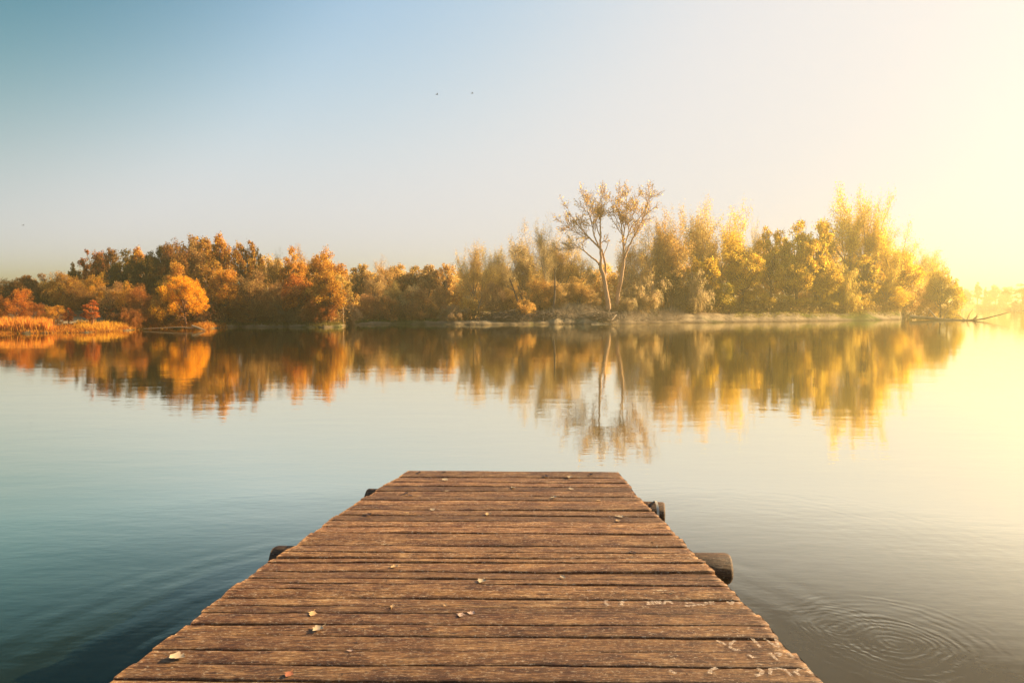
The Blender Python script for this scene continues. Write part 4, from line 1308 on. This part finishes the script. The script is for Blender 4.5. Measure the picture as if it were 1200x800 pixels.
for AA, col, lab in ((A, (0.50, 0.28, 0.09), 'brown and rust leaves on the low growth below the middle wood'), (A2, (0.42, 0.26, 0.08), 'tan leaves on the low growth below the right wood'),
                     (A3, (0.14, 0.06, 0.02), 'dark leaves on the low growth behind the spit')):
    PP = np.repeat(AA, 4, 0) + g.normal(size=(len(AA) * 4, 3)) * 0.28
    me = leaves_mesh('ground_foliage', PP, g.normal(size=PP.shape), 0.11, 0.6, None, g)
    o = link('ground_foliage', me, M_LEAF); o.color = col + (1,)
    tag(o, lab, 'foliage', kind='stuff')

# ---- driftwood
def drift(name, label, cat, pts, rads, col, branches=(), bname='branch'):
    e = bpy.data.objects.new(name, None); COL.objects.link(e)
    o0 = np.array(pts[0]); e.location = tuple(o0)
    tag(e, label, cat)
    n = len(pts); t = np.linspace(0, n - 1, (n - 1) * 4 + 1)
    W = np.stack([np.interp(t, np.arange(n), np.array(pts)[:, c]) for c in range(3)], -1) - o0
    W[1:-1] = (W[:-2] + W[1:-1] * 2 + W[2:]) / 4
    rr_ = np.interp(t, np.arange(n), rads)
    me = tubes_mesh('trunk', [(W, rr_, 8)]); me.materials.append(M_BARK)
    o = link('trunk', me, None, e); o.color = tuple(col) + (1,)
    for bp_, br in branches:
        W = np.array(bp_) - o0
        m = len(W); t = np.linspace(0, m - 1, (m - 1) * 3 + 1)
        W = np.stack([np.interp(t, np.arange(m), W[:, c]) for c in range(3)], -1)
        me = tubes_mesh(bname, [(W, np.linspace(br, br * 0.3, len(W)), 5)]); me.materials.append(M_BARK)
        o = link(bname, me, None, e); o.color = tuple(col) + (1,)
    return e
def WP(px, py, z=0.05):       # a point at height z seen near this pixel, taken on the water/bank
    return on_plane(px, py, z)
def BP(px, D, z):
    q = at_depth(px, 370, D); return np.array([q[0], D, z])
# fallen tree at the right
D0 = 112
br = []
g = np.random.default_rng(9)
tp = [BP(1066, 110, 0.5), BP(1085, 109, 0.35), BP(1110, 107, 0.05), BP(1135, 105, 0.02), BP(1152, 104, 0.25), BP(1168, 103, 0.8), BP(1184, 102, 1.35)]
for k in range(16):
    f = g.uniform(0, 0.62); i = f * 6; i0 = int(i); p0 = np.array(tp[i0]) * (1 - (i - i0)) + np.array(tp[i0 + 1]) * (i - i0)
    d = norm(np.array([g.normal(), g.normal() * 0.7, abs(g.normal()) * 0.8 + 0.15])); L = g.uniform(0.8, 2.6)
    br.append(([p0, p0 + d * L * 0.5 + [0, 0, 0.15], p0 + d * L + [0, 0, -0.05]], 0.07))
drift('fallen_tree', 'bleached fallen tree lying in the water off the tip of the right bank', 'fallen tree', tp, [0.3, 0.26, 0.2, 0.15, 0.11, 0.08, 0.05], (0.42, 0.30, 0.14), br)
# stump-like root plate of it: pale leaning snag
drift('dead_snag', 'pale leaning dead snag over the roots of the fallen tree', 'snag', [BP(1098, 108, 0.2), BP(1093, 108.3, 1.0), BP(1087, 108.6, 1.9)], [0.14, 0.12, 0.05], (0.50, 0.38, 0.20))
drift('driftwood_log', 'long pale driftwood log along the edge of the spit', 'log', [BP(168, 64.2, 0.12), BP(190, 64.0, 0.2), BP(212, 63.6, 0.3), BP(226, 63.0, 0.22)], [0.03, 0.045, 0.05, 0.05], (0.62, 0.36, 0.16))
drift('driftwood_log', 'short bright driftwood log slanting into the water at the spit tip', 'log', [BP(225, 63.2, 0.42), BP(232, 62.4, 0.28), BP(240, 61.6, 0.06)], [0.10, 0.09, 0.05], (0.70, 0.42, 0.18),
      [([BP(226, 63.0, 0.35), BP(233, 62.9, 0.15), BP(237, 62.8, 0.02)], 0.04)])
drift('driftwood_log', 'thin pale stick floating at the foot of the raised bank', 'log', [WP(693, 379.3), WP(705, 379.2), WP(716, 379.2)], [0.04, 0.05, 0.03], (0.62, 0.48, 0.28))
rb = []
for k in range(9):
    p0 = BP(715 + g.uniform(-4, 4), 86.2, 0.35); d = norm(np.array([g.normal() * 0.8, -0.5, g.uniform(-0.3, 0.8)])); L = g.uniform(0.6, 1.6)
    rb.append(([p0, p0 + d * L * 0.5, p0 + d * L + [0, 0, -0.1]], 0.04))
drift('uprooted_stump', 'pale uprooted stump with bare roots at the foot of the raised bank', 'stump', [BP(722, 87, 1.1), BP(718, 86.5, 0.7), BP(714, 86.2, 0.3)], [0.1, 0.16, 0.14], (0.5, 0.4, 0.26), rb, 'root')
# leaning stems in the middle
for (x0, x1, z1, D, lab) in ((613, 597, 5.2, 86, 'thin dark stem leaning left in front of the glowing orange bush'), (616, 607, 4.2, 86.6, 'thin dark stem leaning left, right beside its taller twin'),
                             (783, 768, 6.0, 99.5, 'dark leaning trunk under the whitish feathery willow, left one'), (788, 801, 5.0, 100, 'dark trunk leaning right under the whitish feathery willow'),
                             (648, 650, 5.5, 88, 'straight dark trunk stub left of the great bare trees')):
    a0 = BP(x0, D, 0); gz = float(ground_z(a0[0], a0[1])); a1 = BP(x1, D, gz + z1)
    a0[2] = gz - 0.2
    mid = (a0 + a1) / 2 + [0.15, 0.1, 0]
    bb = []
    for k in range(5):
        f = g.uniform(0.45, 1); p0 = a0 * (1 - f) + a1 * f; d = norm(np.array([g.normal(), g.normal(), 1.0])); L = g.uniform(0.8, 2.0)
        bb.append(([p0, p0 + d * L * 0.5, p0 + d * L], 0.035))
    drift('leaning_trunk', lab, 'trunk', [a0, mid, a1], [0.16, 0.12, 0.05], (0.12, 0.08, 0.05), bb)
# brush heap
def brush(px, D, n, w, h, label, col):
    e0 = BP(px, D, 0); e0[2] = float(ground_z(e0[0], e0[1]))
    tubes = []
    for k in range(n):
        c = np.array([g.normal() * w, g.normal() * w * 0.5, abs(g.normal()) * h * 0.5]); d = norm(np.array([g.normal(), g.normal() * .6, g.normal() * 0.35])); L = g.uniform(0.4, 1.3)
        tubes.append((np.array([c - d * L, c + [0, 0, 0.06], c + d * L]), np.array([0.03, 0.035, 0.012]), 4))
    me = tubes_mesh('brush_pile', tubes); me.materials.append(M_BARK)
    o = link('brush_pile', me, None, None, tuple(e0)); o.color = tuple(col) + (1,)
    tag(o, label, 'brush pile')
brush(590, 84.8, 260, 1.6, 0.9, 'dark heap of dead brush at the water left of the raised bank', (0.07, 0.05, 0.035))
brush(634, 85.8, 160, 1.3, 0.8, 'dark heap of dead brush on the left shoulder of the raised bank', (0.10, 0.075, 0.05))
brush(702, 86.4, 160, 1.1, 0.8, 'greyish heap of branches beside the uprooted stump', (0.24, 0.18, 0.11))

# ---- birds, small and far up
def bird(px, py, D, label, yaw, flap):
    V, Fc = [], []
    # body: a spindle
    nb, ns = 9, 8
    for i in range(nb):
        t = i / (nb - 1); r = 0.032 * math.sin(math.pi * min(1, t * 1.02)) ** 0.7 * (1.2 - 0.6 * t) + 0.001
        for j in range(ns):
            a_ = j * 2 * math.pi / ns
            V.append(((t - 0.45) * -0.24, r * math.cos(a_), r * math.sin(a_) * 0.9 + 0.01 * math.sin(t * 3)))
    for i in range(nb - 1):
        for j in range(ns):
            Fc.append((i * ns + j, i * ns + (j + 1) % ns, (i + 1) * ns + (j + 1) % ns, (i + 1) * ns + j))
    b0 = len(V)
    V += [(-0.12, -0.008, 0), (-0.12, 0.008, 0), (-0.19, 0.035, 0), (-0.17, 0, 0), (-0.19, -0.035, 0)]
    Fc.append((b0, b0 + 1, b0 + 2, b0 + 3, b0 + 4))
    me = bpy.data.meshes.new('body'); me.from_pydata(V, [], Fc); me.update(); me.materials.append(M_BIRD)
    e = bpy.data.objects.new('bird', None); COL.objects.link(e)
    e.location = tuple(at_depth(px, py, D)); e.rotation_euler = (0, 0, yaw)
    tag(e, label, 'bird', 'birds in flight')
    link('body', me, None, e)
    for s in (-1, 1):
        W = []; F2 = []
        for i in range(6):
            t = i / 5
            y = s * (0.02 + 0.21 * t); z = math.sin(flap) * 0.21 * t * (1.2 - 0.5 * t); ch = 0.075 * (1 - t) ** 0.6 + 0.008
            xo = -0.06 * t * t
            for k, (dx, dz) in enumerate(((0.45, 0), (0.1, 0.006), (-0.55, 0))):
                W.append((xo + ch * dx + 0.02, y, z + dz))
        for i in range(5):
            for k in range(2):
                F2.append((i * 3 + k, i * 3 + k + 1, i * 3 + k + 4, i * 3 + k + 3))
        me = bpy.data.meshes.new('wing'); me.from_pydata(W, [], F2); me.update(); me.materials.append(M_BIRD)
        link('wing', me, None, e)
M_BIRD = mat_plain('dark_feathers', (0.03, 0.028, 0.03), 0.7, 0.3)
bird(512, 111, 60, 'small dark bird high over the lake, left of two close together', 0.4, 0.6)
bird(553.5, 109.5, 60, 'small dark bird high over the lake, right of two close together', 0.1, 0.3)
bird(27, 264, 78, 'lone faint bird low in the sky over the left wood', 1.2, 0.5)

# ---- haze
hb = bpy.data.meshes.new('haze')
x0, x1, y0, y1, z0, z1 = -1800, 1800, -1800, 1800, -3.0, 23.0
hb.from_pydata([(x0, y0, z0), (x1, y0, z0), (x1, y1, z0), (x0, y1, z0), (x0, y0, z1), (x1, y0, z1), (x1, y1, z1), (x0, y1, z1)], [],
               [(3, 2, 1, 0), (4, 5, 6, 7), (0, 1, 5, 4), (1, 2, 6, 5), (2, 3, 7, 6), (3, 0, 4, 7)])
hb.update()
b = NB('haze_air')
pv = b.n('ShaderNodeVolumePrincipled')
pv.inputs['Color'].default_value = (1.0, 0.86, 0.42, 1)
pv.inputs['Density'].default_value = 0.00155
pv.inputs['Anisotropy'].default_value = 0.68
b.l(pv.outputs[0], b.out.inputs['Volume'])
hz = link('haze', hb, b.m)
tag(hz, 'warm thin haze over the lake', 'haze', kind='stuff')
